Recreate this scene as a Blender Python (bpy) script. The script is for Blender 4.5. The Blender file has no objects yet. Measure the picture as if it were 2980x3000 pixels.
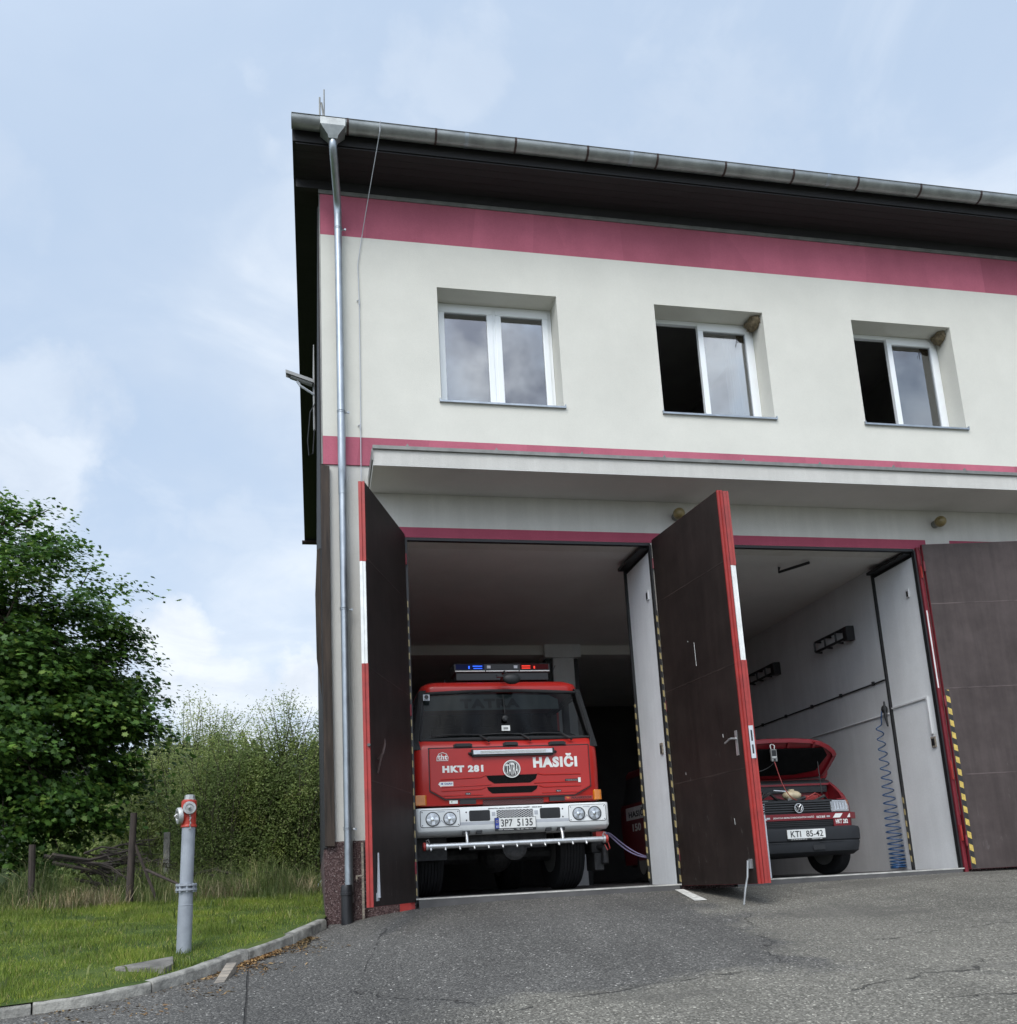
import bpy, bmesh, math, random
import numpy as np
from mathutils import Vector, Matrix, Euler
random.seed(7); RNG = np.random.default_rng(11)
SC = bpy.context.scene
COL = SC.collection
R = math.radians
rnd = random.uniform

# ------------------------------------------------------------------ materials
def newmat(name):
    m = bpy.data.materials.new(name); m.use_nodes = True
    nt = m.node_tree
    b = nt.nodes['Principled BSDF']
    return m, nt, b
def setc(b, col): b.inputs['Base Color'].default_value = (col[0], col[1], col[2], 1)
def node(nt, t, **kw):
    n = nt.nodes.new(t)
    for k, v in kw.items(): setattr(n, k, v)
    return n
def coords(nt, scale=(1, 1, 1)):
    tc = node(nt, 'ShaderNodeTexCoord'); mp = node(nt, 'ShaderNodeMapping')
    mp.inputs['Scale'].default_value = scale
    nt.links.new(tc.outputs['Object'], mp.inputs['Vector'])
    return mp.outputs['Vector']
def noise(nt, vec, scale, detail=4, rough=.55):
    n = node(nt, 'ShaderNodeTexNoise'); n.inputs['Scale'].default_value = scale
    n.inputs['Detail'].default_value = detail; n.inputs['Roughness'].default_value = rough
    nt.links.new(vec, n.inputs['Vector'])
    return n.outputs['Fac']
def ramp(nt, fac, stops):
    r = node(nt, 'ShaderNodeValToRGB'); e = r.color_ramp.elements
    while len(e) < len(stops): e.new(.5)
    for i, (p, c) in enumerate(stops):
        e[i].position = p; e[i].color = (c[0], c[1], c[2], 1) if hasattr(c, '__len__') else (c, c, c, 1)
    nt.links.new(fac, r.inputs['Fac'])
    return r.outputs['Color']
def mixc(nt, fac, a, b, mode='MIX'):
    m = node(nt, 'ShaderNodeMix', data_type='RGBA', blend_type=mode)
    for s, v in ((0, fac), (6, a), (7, b)):
        if hasattr(v, 'is_linked'): nt.links.new(v, m.inputs[s])
        elif s == 0: m.inputs[s].default_value = v
        else: m.inputs[s].default_value = (v[0], v[1], v[2], 1)
    return m.outputs[2]
def mth(nt, op, a, b=None, c=None, clamp=False):
    m = node(nt, 'ShaderNodeMath', operation=op); m.use_clamp = clamp
    for i, v in enumerate((a, b, c)):
        if v is None: continue
        if hasattr(v, 'is_linked'): nt.links.new(v, m.inputs[i])
        else: m.inputs[i].default_value = v
    return m.outputs[0]
def sstep(nt, v, a, b):
    m = node(nt, 'ShaderNodeMapRange', interpolation_type='SMOOTHSTEP')
    nt.links.new(v, m.inputs[0]); m.inputs[1].default_value = a; m.inputs[2].default_value = b
    return m.outputs[0]
def bump(nt, b, h, strength, dist=.01):
    n = node(nt, 'ShaderNodeBump'); n.inputs['Strength'].default_value = strength
    n.inputs['Distance'].default_value = dist
    nt.links.new(h, n.inputs['Height']); nt.links.new(n.outputs[0], b.inputs['Normal'])
def pm(name, col, rough=.55, metal=0., var=.12, scale=3., bmp=0., bscale=120., coat=0., spec=.5, tint=None, detail=5, stretch=(1, 1, 1)):
    """plain material with slow colour wear and fine surface relief"""
    m, nt, b = newmat(name)
    v = coords(nt, stretch)
    f = noise(nt, v, scale, detail, .6)
    lo = [c * (1 - var) for c in col]; hi = [min(1, c * (1 + var)) for c in (tint or col)]
    nt.links.new(ramp(nt, f, [(.3, lo), (.7, hi)]), b.inputs['Base Color'])
    rr = node(nt, 'ShaderNodeMapRange'); nt.links.new(f, rr.inputs[0])
    rr.inputs[3].default_value = max(.02, rough - .08); rr.inputs[4].default_value = min(1, rough + .08)
    nt.links.new(rr.outputs[0], b.inputs['Roughness'])
    b.inputs['Metallic'].default_value = metal; b.inputs['Specular IOR Level'].default_value = spec
    if coat: b.inputs['Coat Weight'].default_value = coat; b.inputs['Coat Roughness'].default_value = .08
    if bmp: bump(nt, b, noise(nt, v, bscale, 3, .6), bmp)
    return m
M = {}
def plaster(name, col, streak=.0, var=.05, bm=.35, blot=0.):
    m, nt, b = newmat(name); v = coords(nt)
    f1 = noise(nt, v, .9, 7, .65); f2 = noise(nt, v, 34, 5, .75); f3 = noise(nt, coords(nt, (5, 5, .35)), 1.1, 5, .6)
    c = mixc(nt, 1, col, ramp(nt, f1, [(.3, 1 - var * 2), (.65, 1.0)]), 'MULTIPLY')
    c = mixc(nt, 1, c, ramp(nt, f2, [(.3, 1 - var), (.7, 1.0)]), 'MULTIPLY')
    if streak: c = mixc(nt, streak, c, ramp(nt, f3, [(.45, .55), (.62, 1.0)]), 'MULTIPLY')
    if blot:
        vo = node(nt, 'ShaderNodeTexVoronoi'); vo.inputs['Scale'].default_value = .9
        sc_ = coords(nt, (1, 1, .2)); nt.links.new(sc_, vo.inputs['Vector'])
        bw = node(nt, 'ShaderNodeRGBToBW'); nt.links.new(vo.outputs['Color'], bw.inputs[0])
        c = mixc(nt, blot, c, ramp(nt, bw.outputs[0], [(.2, .8), (.8, 1.12)]), 'MULTIPLY')
    nt.links.new(c, b.inputs['Base Color'])
    b.inputs['Roughness'].default_value = .9; b.inputs['Specular IOR Level'].default_value = .2
    bump(nt, b, noise(nt, v, 85, 3, .7), bm, .012)
    return m
M['cream'] = plaster('cream render', (.665, .65, .580), .0, .05)
M['cream_low'] = plaster('weathered cream render', (.60, .585, .54), .14, .05)
M['band'] = plaster('crimson render', (.51, .145, .20), .08, .12, .5, .75)
M['lintel'] = plaster('crimson lintel paint', (.40, .085, .13), .12, .08, .2)
M['inner'] = plaster('indoor whitewash', (.70, .71, .715), .12, .07, .25)
M['white_pillar'] = plaster('scuffed white wall paint', (.86, .875, .88), .10, .07, .22)
M['ceiling'] = plaster('indoor ceiling', (.64, .63, .60), .0, .06, .15)
M['plinth'] = None
M['concrete'] = pm('kerb concrete', (.175, .168, .148), .92, 0, .50, 7, 1., 45, tint=(.26, .25, .22), detail=9)
M['slab'] = pm('old damp concrete slab', (.115, .105, .092), .92, 0, .4, 6, .7, 60, tint=(.16, .15, .13))
M['floor'] = pm('garage concrete floor', (.085, .082, .08), .75, 0, .3, 2, .2, 60)
M['sill_edge'] = pm('worn threshold edging', (.46, .45, .41), .7, 0, .4, 5, .3, 60)
M['zinc'] = pm('galvanised sheet', (.33, .36, .385), .40, .8, .18, 9, .06, 30, stretch=(1, 1, .5))
M['gutterzinc'] = pm('weathered zinc gutter', (.30, .315, .31), .45, .72, .25, 5, .08, 30)
M['brownmetal'] = pm('dark brown steel', (.055, .035, .032), .5, .4, .25, 9)
M['rust'] = pm('rusty roof edge', (.13, .055, .045), .7, .2, .4, 7)
M['soffit'] = pm('black stained boards', (.014, .013, .014), .7, 0, .35, 2.2, .3, 30, stretch=(.6, 6, 6))
M['plank'] = pm('weathered brown plank', (.026, .021, .018), .85, 0, .6, 1.6, .6, 40, stretch=(14, 14, .7), tint=(.05, .036, .027))
M['clad'] = pm('dark side cladding', (.02, .019, .02), .7, 0, .4, 3, .3, 40, stretch=(6, 6, .6))
M['upvc'] = pm('white window frame', (.80, .82, .82), .35, 0, .03, 2)
M['flash'] = pm('canopy flashing', (.20, .20, .185), .5, .4, .25, 5)
M['black'] = pm('black paint', (.013, .013, .014), .5, 0, .2, 5)
M['rubber'] = pm('black rubber', (.016, .016, .017), .8, 0, .25, 14, .3, 60)
M['plastic'] = pm('black plastic', (.020, .021, .022), .5, 0, .2, 8, .15, 160, spec=.35)
M['bumperblack'] = pm('grey black bumper plastic', (.017, .0185, .021), .62, 0, .15, 5, .12, 220, spec=.3)
M['blackpipe'] = pm('black plastic pipe', (.014, .014, .016), .42, 0, .2, 6)
M['red'] = pm('fire engine red', (.40, .019, .014), .32, 0, .06, 2, 0, 1, coat=.12, spec=.4)
M['vanred'] = pm('van red', (.17, .007, .012), .36, 0, .06, 2, coat=.12, spec=.4)
M['doorred'] = pm('red door edge paint', (.31, .026, .020), .5, 0, .22, 6, .15, 60)
M['deepred'] = pm('dark red frame paint', (.16, .014, .022), .5, 0, .25, 6, .15, 60)
M['white'] = pm('white vehicle paint', (.74, .76, .75), .35, 0, .05, 5)
M['dwhite'] = pm('reflective white', (.72, .73, .70), .5, 0, .12, 9)
M['lightgrey'] = pm('pale grey', (.42, .44, .47), .5, 0, .1, 6)
M['silver'] = pm('satin silver', (.55, .56, .56), .35, .75, .12, 12)
M['chrome'] = pm('chrome', (.75, .76, .77), .12, 1., .05, 9)
M['blue'] = pm('plate blue', (.015, .045, .30), .4, 0, .08, 8)
M['orange'] = pm('amber lens', (.55, .17, .01), .22, 0, .1, 20, coat=.5)
M['yellow'] = pm('faded yellow', (.55, .42, .05), .5, 0, .1, 9)
M['cream_tank'] = pm('aged cream plastic', (.52, .43, .28), .45, 0, .2, 12)
M['hosegrey'] = pm('lilac hose', (.25, .22, .36), .5, 0, .1, 9)
M['hoseblue'] = pm('blue air hose', (.014, .065, .17), .35, 0, .1, 9)
M['redcable'] = pm('red cable', (.28, .03, .025), .5, 0, .1, 9)
M['wood'] = pm('grey weathered wood', (.22, .20, .175), .85, 0, .4, 5, .4, 40, stretch=(1, 8, 8), tint=(.27, .23, .18))
M['post'] = pm('old brown post', (.045, .034, .028), .9, 0, .5, 4, .5, 30, stretch=(6, 6, .8))
M['bark'] = pm('bark', (.055, .042, .032), .95, 0, .5, 5, .8, 25, stretch=(5, 5, 1))
M['deadwood'] = pm('dead branch', (.034, .027, .022), .95, 0, .5, 9)
M['twig'] = pm('willow twig', (.09, .085, .05), .9, 0, .4, 9)
M['hydgrey'] = pm('grey hydrant paint', (.27, .29, .315), .5, .1, .16, 7, .25, 40)
M['hydred'] = pm('red hydrant paint', (.42, .035, .016), .38, 0, .2, 6, .1, 40)
M['alu'] = pm('dull cast aluminium', (.40, .40, .385), .45, .6, .25, 14, .2, 60)
M['nest'] = pm('mud nest', (.16, .125, .075), .95, 0, .5, 30, 1., 90)
M['gold'] = pm('dusty amber glass', (.22, .17, .07), .3, 0, .35, 14)
M['curtain'] = pm('sheer curtain', (.62, .63, .66), .9, 0, .06, 2)
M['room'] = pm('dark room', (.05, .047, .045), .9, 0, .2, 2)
M['upper_room'] = pm('upper room paint', (.30, .29, .27), .9, 0, .1, 2)
M['liner'] = pm('black sound liner', (.006, .006, .006), 1., 0, .3, 9, spec=.03)
M['seat'] = pm('dark seat fabric', (.025, .025, .028), .9, 0, .3, 10)
M['engine'] = pm('grimy engine', (.035, .034, .034), .6, .3, .6, 14)
M['sunstrip'] = pm('grey sun strip', (.16, .175, .18), .6, 0, .1, 2)
M['camgrey'] = pm('grey camera housing', (.23, .23, .22), .45, .2, .1, 6)
M['paintline'] = pm('worn road paint', (.62, .61, .56), .85, 0, .3, 16, .5, 90)
M['hiwin'] = None

def m_plinth():
    m, nt, b = newmat('brown pebble dash'); v = coords(nt)
    vo = node(nt, 'ShaderNodeTexVoronoi'); vo.inputs['Scale'].default_value = 75; nt.links.new(v, vo.inputs['Vector'])
    bw = node(nt, 'ShaderNodeRGBToBW'); nt.links.new(vo.outputs['Color'], bw.inputs[0])
    c = ramp(nt, bw.outputs[0], [(.15, (.035, .018, .018)), (.55, (.085, .048, .045)), (.86, (.17, .12, .115)), (.95, (.36, .32, .30))])
    big = noise(nt, v, 3.2, 5, .7)
    peel = sstep(nt, big, .66, .70)
    nt.links.new(mixc(nt, peel, c, (.36, .30, .27)), b.inputs['Base Color'])
    b.inputs['Roughness'].default_value = .9
    bump(nt, b, vo.outputs['Distance'], .7, .01)
    return m
M['plinth'] = m_plinth()

def m_asphalt():
    m, nt, b = newmat('worn asphalt'); v = coords(nt)
    wob = noise(nt, v, 1.3, 4, .6); wob2 = noise(nt, v, 4.5, 4, .6)
    sx = node(nt, 'ShaderNodeSeparateXYZ'); nt.links.new(v, sx.inputs[0]); X, Y = sx.outputs[0], sx.outputs[1]
    big = noise(nt, v, .5, 5, .6); fine = noise(nt, v, 120, 3, .75); mid = noise(nt, v, 45, 3, .7)
    vo = node(nt, 'ShaderNodeTexVoronoi'); vo.inputs['Scale'].default_value = 78; nt.links.new(v, vo.inputs['Vector'])
    bw = node(nt, 'ShaderNodeRGBToBW'); nt.links.new(vo.outputs['Color'], bw.inputs[0])
    grain = ramp(nt, bw.outputs[0], [(.2, (.042, .041, .040)), (.5, (.070, .069, .066)), (.78, (.105, .103, .098)), (.91, (.19, .186, .178)), (.985, (.50, .49, .47))])
    worn = ramp(nt, bw.outputs[0], [(.2, (.070, .067, .059)), (.5, (.110, .106, .094)), (.8, (.165, .160, .142)), (.96, (.36, .35, .31))])
    smooth_ = ramp(nt, bw.outputs[0], [(.2, (.070, .068, .062)), (.9, (.105, .10, .09))])
    # older pale surface on the right and towards the road
    wx = mth(nt, 'ADD', X, mth(nt, 'MULTIPLY', mth(nt, 'SUBTRACT', wob, .5), 3.2))
    side = sstep(nt, mth(nt, 'ADD', wx, mth(nt, 'MULTIPLY', Y, -.10)), 3.9, 4.5)
    low = sstep(nt, mth(nt, 'ADD', Y, mth(nt, 'MULTIPLY', mth(nt, 'SUBTRACT', wob, .5), 1.6)), -4.35, -4.75)
    fac = mth(nt, 'MAXIMUM', side, mth(nt, 'MULTIPLY', low, sstep(nt, X, .2, 1.4)))
    c = mixc(nt, fac, grain, worn)
    sm = mth(nt, 'MULTIPLY', sstep(nt, noise(nt, coords(nt, (.5, 1.3, 1)), .9, 4, .6), .52, .62), .75)
    c = mixc(nt, mth(nt, 'MULTIPLY', sm, fac), c, smooth_)
    c = mixc(nt, 1, c, ramp(nt, big, [(.28, .72), (.5, .92), (.7, 1.06)]), 'MULTIPLY'); c = mixc(nt, 1, c, (1.60, 1.55, 1.46), 'MULTIPLY')
    c = mixc(nt, 1, c, ramp(nt, mid, [(.3, .8), (.7, 1.1)]), 'MULTIPLY')
    tr = noise(nt, coords(nt, (1.6, .22, 1)), .9, 4, .6); c = mixc(nt, .55, c, ramp(nt, tr, [(.36, .72), (.52, 1.0), (.68, 1.12)]), 'MULTIPLY')
    c = mixc(nt, mth(nt, 'MULTIPLY', sstep(nt, noise(nt, v, 1.1, 6, .7), .62, .68), .35), c, (.045, .043, .040))
    # cracks : distance to wandering lines, broken up by noise
    def crack(p, q, amp, wid):
        dx, dy = q[0] - p[0], q[1] - p[1]; L = math.hypot(dx, dy); nx, ny = -dy / L, dx / L
        d = mth(nt, 'ADD', mth(nt, 'MULTIPLY', X, nx), mth(nt, 'MULTIPLY_ADD', Y, ny, -(p[0] * nx + p[1] * ny)))
        d = mth(nt, 'ADD', d, mth(nt, 'MULTIPLY', mth(nt, 'SUBTRACT', wob, .5), amp))
        d = mth(nt, 'ADD', d, mth(nt, 'MULTIPLY', mth(nt, 'SUBTRACT', wob2, .5), amp * .45))
        t = mth(nt, 'ADD', mth(nt, 'MULTIPLY', X, dx / L / L), mth(nt, 'MULTIPLY_ADD', Y, dy / L / L, -(p[0] * dx + p[1] * dy) / L / L))
        inside = mth(nt, 'MULTIPLY', sstep(nt, t, -.02, .05), sstep(nt, t, 1.02, .95))
        line = sstep(nt, mth(nt, 'ABSOLUTE', d), wid, wid * .25)
        return mth(nt, 'MULTIPLY', line, inside)
    cr = crack((-.73, -1.9), (-.55, -5.2), .02, .011)
    for p, q, a, w in (((.9, -4.85), (2.2, -4.55), .45, .020), ((2.1, -4.62), (3.3, -4.52), .4, .015), ((3.2, -5.2), (4.9, -4.6), .5, .020),
                       ((4.2, -1.6), (3.8, -2.9), .5, .014), ((3.85, -2.8), (3.2, -4.4), .6, .014), ((.55, -.9), (.15, -3.4), .3, .014),
                       ((.15, -3.4), (.9, -4.5), .4, .018), ((4.3, -3.7), (7.5, -3.1), .6, .014), ((3.6, -5.6), (6.5, -5.2), .6, .02)):
        cr = mth(nt, 'MAXIMUM', cr, mth(nt, 'MULTIPLY', crack(p, q, a, w), mth(nt, 'MULTIPLY', sstep(nt, wob2, .38, .56), .9)))
    c = mixc(nt, mth(nt, 'MULTIPLY', cr, .72), c, (.022, .020, .018))
    nt.links.new(c, b.inputs['Base Color'])
    b.inputs['Roughness'].default_value = .85; b.inputs['Specular IOR Level'].default_value = .35
    h = mth(nt, 'SUBTRACT', mth(nt, 'MULTIPLY', vo.outputs['Distance'], -.8), mth(nt, 'MULTIPLY', cr, 3.))
    h = mth(nt, 'ADD', h, mth(nt, 'MULTIPLY', fine, .6))
    bump(nt, b, h, .9, .012)
    return m
M['asphalt'] = m_asphalt()

def m_soil(name, stops, scale):
    m, nt, b = newmat(name); v = coords(nt)
    f = noise(nt, v, scale, 8, .65)
    nt.links.new(ramp(nt, f, stops), b.inputs['Base Color'])
    b.inputs['Roughness'].default_value = .95; b.inputs['Specular IOR Level'].default_value = .1
    bump(nt, b, noise(nt, v, scale * 14, 3, .7), .6, .02)
    return m
M['lawn'] = m_soil('lawn soil', [(.3, (.030, .045, .014)), (.5, (.055, .085, .022)), (.66, (.10, .125, .035)), (.74, (.17, .13, .06))], 1.8)
M['terrain'] = m_soil('meadow', [(.3, (.04, .065, .018)), (.6, (.08, .11, .03)), (.8, (.14, .13, .06))], .4)
M['hill'] = m_soil('wooded slope', [(.3, (.018, .028, .014)), (.6, (.035, .05, .02)), (.8, (.06, .075, .03))], .12)

def m_leaf(name, stops, trans=.3, rough=.5, drift=1.6):
    m = bpy.data.materials.new(name); m.use_nodes = True; nt = m.node_tree; nt.nodes.clear()
    g = node(nt, 'ShaderNodeNewGeometry')
    c = ramp(nt, g.outputs['Random Per Island'], stops)
    c = mixc(nt, 1, c, ramp(nt, noise(nt, coords(nt), drift, 3, .6), [(.36, (.62, .66, .6)), (.52, (1, 1, 1)), (.66, (1.32, 1.22, 1.05))]), 'MULTIPLY')
    d = node(nt, 'ShaderNodeBsdfPrincipled'); nt.links.new(c, d.inputs['Base Color'])
    d.inputs['Roughness'].default_value = rough; d.inputs['Specular IOR Level'].default_value = .35
    t = node(nt, 'ShaderNodeBsdfTranslucent'); nt.links.new(c, t.inputs['Color'])
    mx = node(nt, 'ShaderNodeMixShader'); mx.inputs[0].default_value = trans
    o = node(nt, 'ShaderNodeOutputMaterial')
    nt.links.new(d.outputs[0], mx.inputs[1]); nt.links.new(t.outputs[0], mx.inputs[2]); nt.links.new(mx.outputs[0], o.inputs[0])
    return m
M['maple'] = m_leaf('maple leaf', [(0, (.028, .074, .016)), (.5, (.075, .165, .030)), (.85, (.125, .24, .042)), (1, (.21, .30, .06))], .38)
M['willow'] = m_leaf('willow leaf', [(0, (.15, .20, .06)), (.5, (.28, .345, .11)), (.85, (.40, .46, .17)), (1, (.52, .54, .29))], .45, .7)
M['willow2'] = m_leaf('broad shrub leaf', [(0, (.12, .18, .05)), (.5, (.22, .30, .085)), (.85, (.32, .40, .14)), (1, (.44, .48, .23))], .45, .7)
M['grass'] = m_leaf('grass blade', [(0, (.085, .13, .018)), (.45, (.175, .25, .034)), (.8, (.25, .32, .055)), (.93, (.32, .34, .09)), (1, (.48, .38, .17))], .4, .6)
M['tallgrass'] = m_leaf('tall grass blade', [(0, (.05, .085, .022)), (.5, (.12, .165, .045)), (.85, (.21, .24, .09)), (1, (.36, .32, .18))], .38, .7)
M['straw'] = m_leaf('dry straw', [(0, (.12, .10, .055)), (.5, (.26, .21, .12)), (1, (.42, .36, .23))], .25, .8)
M['litter'] = m_leaf('dry litter', [(0, (.10, .06, .03)), (.6, (.24, .145, .065)), (1, (.40, .28, .14))], .1, .9)
M['conifer'] = m_leaf('far conifer', [(0, (.018, .028, .016)), (1, (.045, .058, .030))], .05, .8)

def m_hazard(yel):
    m, nt, b = newmat('hazard tape'); v = coords(nt)
    sx = node(nt, 'ShaderNodeSeparateXYZ'); nt.links.new(v, sx.inputs[0])
    s = mth(nt, 'ADD', sx.outputs[2], mth(nt, 'MULTIPLY', mth(nt, 'ADD', sx.outputs[0], sx.outputs[1]), .62))
    f = mth(nt, 'LESS_THAN', mth(nt, 'FRACT', mth(nt, 'MULTIPLY', s, 6.1)), .5)
    wear = ramp(nt, noise(nt, v, 25, 4, .6), [(.35, .7), (.6, 1.)])
    c = mixc(nt, f, (.02, .019, .018), yel)
    nt.links.new(mixc(nt, 1, c, wear, 'MULTIPLY'), b.inputs['Base Color']); b.inputs['Roughness'].default_value = .5
    return m
M['hazard'] = m_hazard((.62, .45, .10)); M['hazard_faded'] = m_hazard((.34, .27, .12))

def m_door(name, col, hi, seams=(1.205, 2.37, 3.56)):
    m, nt, b = newmat(name); v = coords(nt)
    sx = node(nt, 'ShaderNodeSeparateXYZ'); nt.links.new(v, sx.inputs[0]); Z = sx.outputs[2]
    f = noise(nt, v, 2.2, 6, .65); st = noise(nt, coords(nt, (6, 6, .5)), 1.4, 5, .6)
    c = ramp(nt, f, [(.3, col), (.7, hi)])
    c = mixc(nt, .5, c, ramp(nt, st, [(.35, .65), (.7, 1.25)]), 'MULTIPLY')
    wob = mth(nt, 'MULTIPLY', mth(nt, 'SUBTRACT', noise(nt, v, 6, 3), .5), .012)
    ln = None
    for z in seams:
        d = mth(nt, 'ABSOLUTE', mth(nt, 'SUBTRACT', mth(nt, 'ADD', Z, wob), z))
        l = sstep(nt, d, .012, .003); ln = l if ln is None else mth(nt, 'MAXIMUM', ln, l)
    c = mixc(nt, mth(nt, 'MULTIPLY', mth(nt, 'MULTIPLY', ln, sstep(nt, noise(nt, v, 2.6, 4, .6), .40, .62)), .34), c, [min(1, k * 2.6) for k in hi])
    vo = node(nt, 'ShaderNodeTexVoronoi'); vo.inputs['Scale'].default_value = 6.1; nt.links.new(coords(nt, (1, 1, .45)), vo.inputs['Vector'])
    bw = node(nt, 'ShaderNodeRGBToBW'); nt.links.new(vo.outputs['Color'], bw.inputs[0])
    chip = mth(nt, 'MULTIPLY', mth(nt, 'LESS_THAN', vo.outputs['Distance'], .06), mth(nt, 'GREATER_THAN', bw.outputs[0], .90))
    c = mixc(nt, mth(nt, 'MULTIPLY', chip, .8), c, (.5, .48, .46))
    scuff = sstep(nt, mth(nt, 'ADD', noise(nt, coords(nt, (3, 3, 1.2)), 4, 6, .7), mth(nt, 'MULTIPLY', Z, -.035)), .58, .72)
    c = mixc(nt, mth(nt, 'MULTIPLY', scuff, .35), c, (.16, .145, .135))
    nt.links.new(c, b.inputs['Base Color']); b.inputs['Roughness'].default_value = .55; b.inputs['Specular IOR Level'].default_value = .22
    bump(nt, b, mth(nt, 'ADD', ln, mth(nt, 'MULTIPLY', noise(nt, v, 3.5, 2), .8)), .22, .012)
    return m
M['door'] = m_door('brown door sheet', (.016, .0110, .0095), (.029, .0205, .018))
M['door_lit'] = m_door('front lit brown door sheet', (.052, .040, .037), (.080, .063, .059))  # lighter copy of the door brown, light on the front-facing leaf put into colour

def m_mesh(name, bg, fg, scale=22.):
    m, nt, b = newmat(name); v = coords(nt)
    sx = node(nt, 'ShaderNodeSeparateXYZ'); nt.links.new(v, sx.inputs[0])
    a = mth(nt, 'ADD', mth(nt, 'MULTIPLY', sx.outputs[0], scale), mth(nt, 'MULTIPLY', sx.outputs[2], scale * 1.9))
    c2 = mth(nt, 'SUBTRACT', mth(nt, 'MULTIPLY', sx.outputs[0], scale), mth(nt, 'MULTIPLY', sx.outputs[2], scale * 1.9))
    l1 = mth(nt, 'LESS_THAN', mth(nt, 'ABSOLUTE', mth(nt, 'SUBTRACT', mth(nt, 'FRACT', a), .5)), .13)
    l2 = mth(nt, 'LESS_THAN', mth(nt, 'ABSOLUTE', mth(nt, 'SUBTRACT', mth(nt, 'FRACT', c2), .5)), .13)
    l = mth(nt, 'MAXIMUM', l1, l2)
    nt.links.new(mixc(nt, l, bg, fg), b.inputs['Base Color']); b.inputs['Roughness'].default_value = .75; b.inputs['Specular IOR Level'].default_value = .12
    bump(nt, b, l, .6, .01)
    return m
M['mesh_dark'] = m_mesh('black honeycomb', (.003, .003, .003), (.010, .010, .010), 30)
M['mesh_light'] = m_mesh('white expanded mesh', (.02, .02, .021), (.60, .61, .61))
M['mesh_red'] = m_mesh('dirty grille mesh', (.05, .01, .01), (.16, .10, .10), 26)
M['led'] = m_mesh('led lens', (.70, .72, .70), (.38, .40, .40), 60)

def m_glass(name, tint, refl, gain=1.):
    """tinted pane: mostly see-through, with a mirror coat"""
    m = bpy.data.materials.new(name); m.use_nodes = True; nt = m.node_tree; nt.nodes.clear()
    tr = node(nt, 'ShaderNodeBsdfTransparent'); tr.inputs[0].default_value = (*tint, 1)
    gl = node(nt, 'ShaderNodeBsdfGlossy'); gl.inputs['Roughness'].default_value = .02
    gl.inputs[0].default_value = (1, 1, 1, 1)
    fr = node(nt, 'ShaderNodeFresnel'); fr.inputs[0].default_value = 1.5
    f = mth(nt, 'MULTIPLY_ADD', fr.outputs[0], gain, refl, clamp=True)
    mx = node(nt, 'ShaderNodeMixShader'); o = node(nt, 'ShaderNodeOutputMaterial')
    nt.links.new(f, mx.inputs[0]); nt.links.new(tr.outputs[0], mx.inputs[1]); nt.links.new(gl.outputs[0], mx.inputs[2])
    nt.links.new(mx.outputs[0], o.inputs[0])
    return m
M['pane'] = m_glass('double glazing', (.5, .53, .55), .17)
M['windscreen'] = m_glass('tinted windscreen', (.27, .30, .30), 0., .25)
M['lens'] = m_glass('headlamp lens', (.9, .9, .9), .06)
def m_lens(name, col, e=0.):
    m, nt, b = newmat(name); setc(b, col); b.inputs['Roughness'].default_value = .4; b.inputs['Specular IOR Level'].default_value = .08
    if e: b.inputs['Emission Color'].default_value = (*col, 1); b.inputs['Emission Strength'].default_value = e
    return m
M['bluelens'] = m_lens('blue beacon lens', (.003, .006, .045)); M['blueflash'] = m_lens('lit blue beacon', (.03, .12, .8), .9)
M['redlens'] = m_lens('red beacon lens', (.045, .002, .003)); M['redflash'] = m_lens('lit red beacon', (.85, .05, .03), .7)

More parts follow.
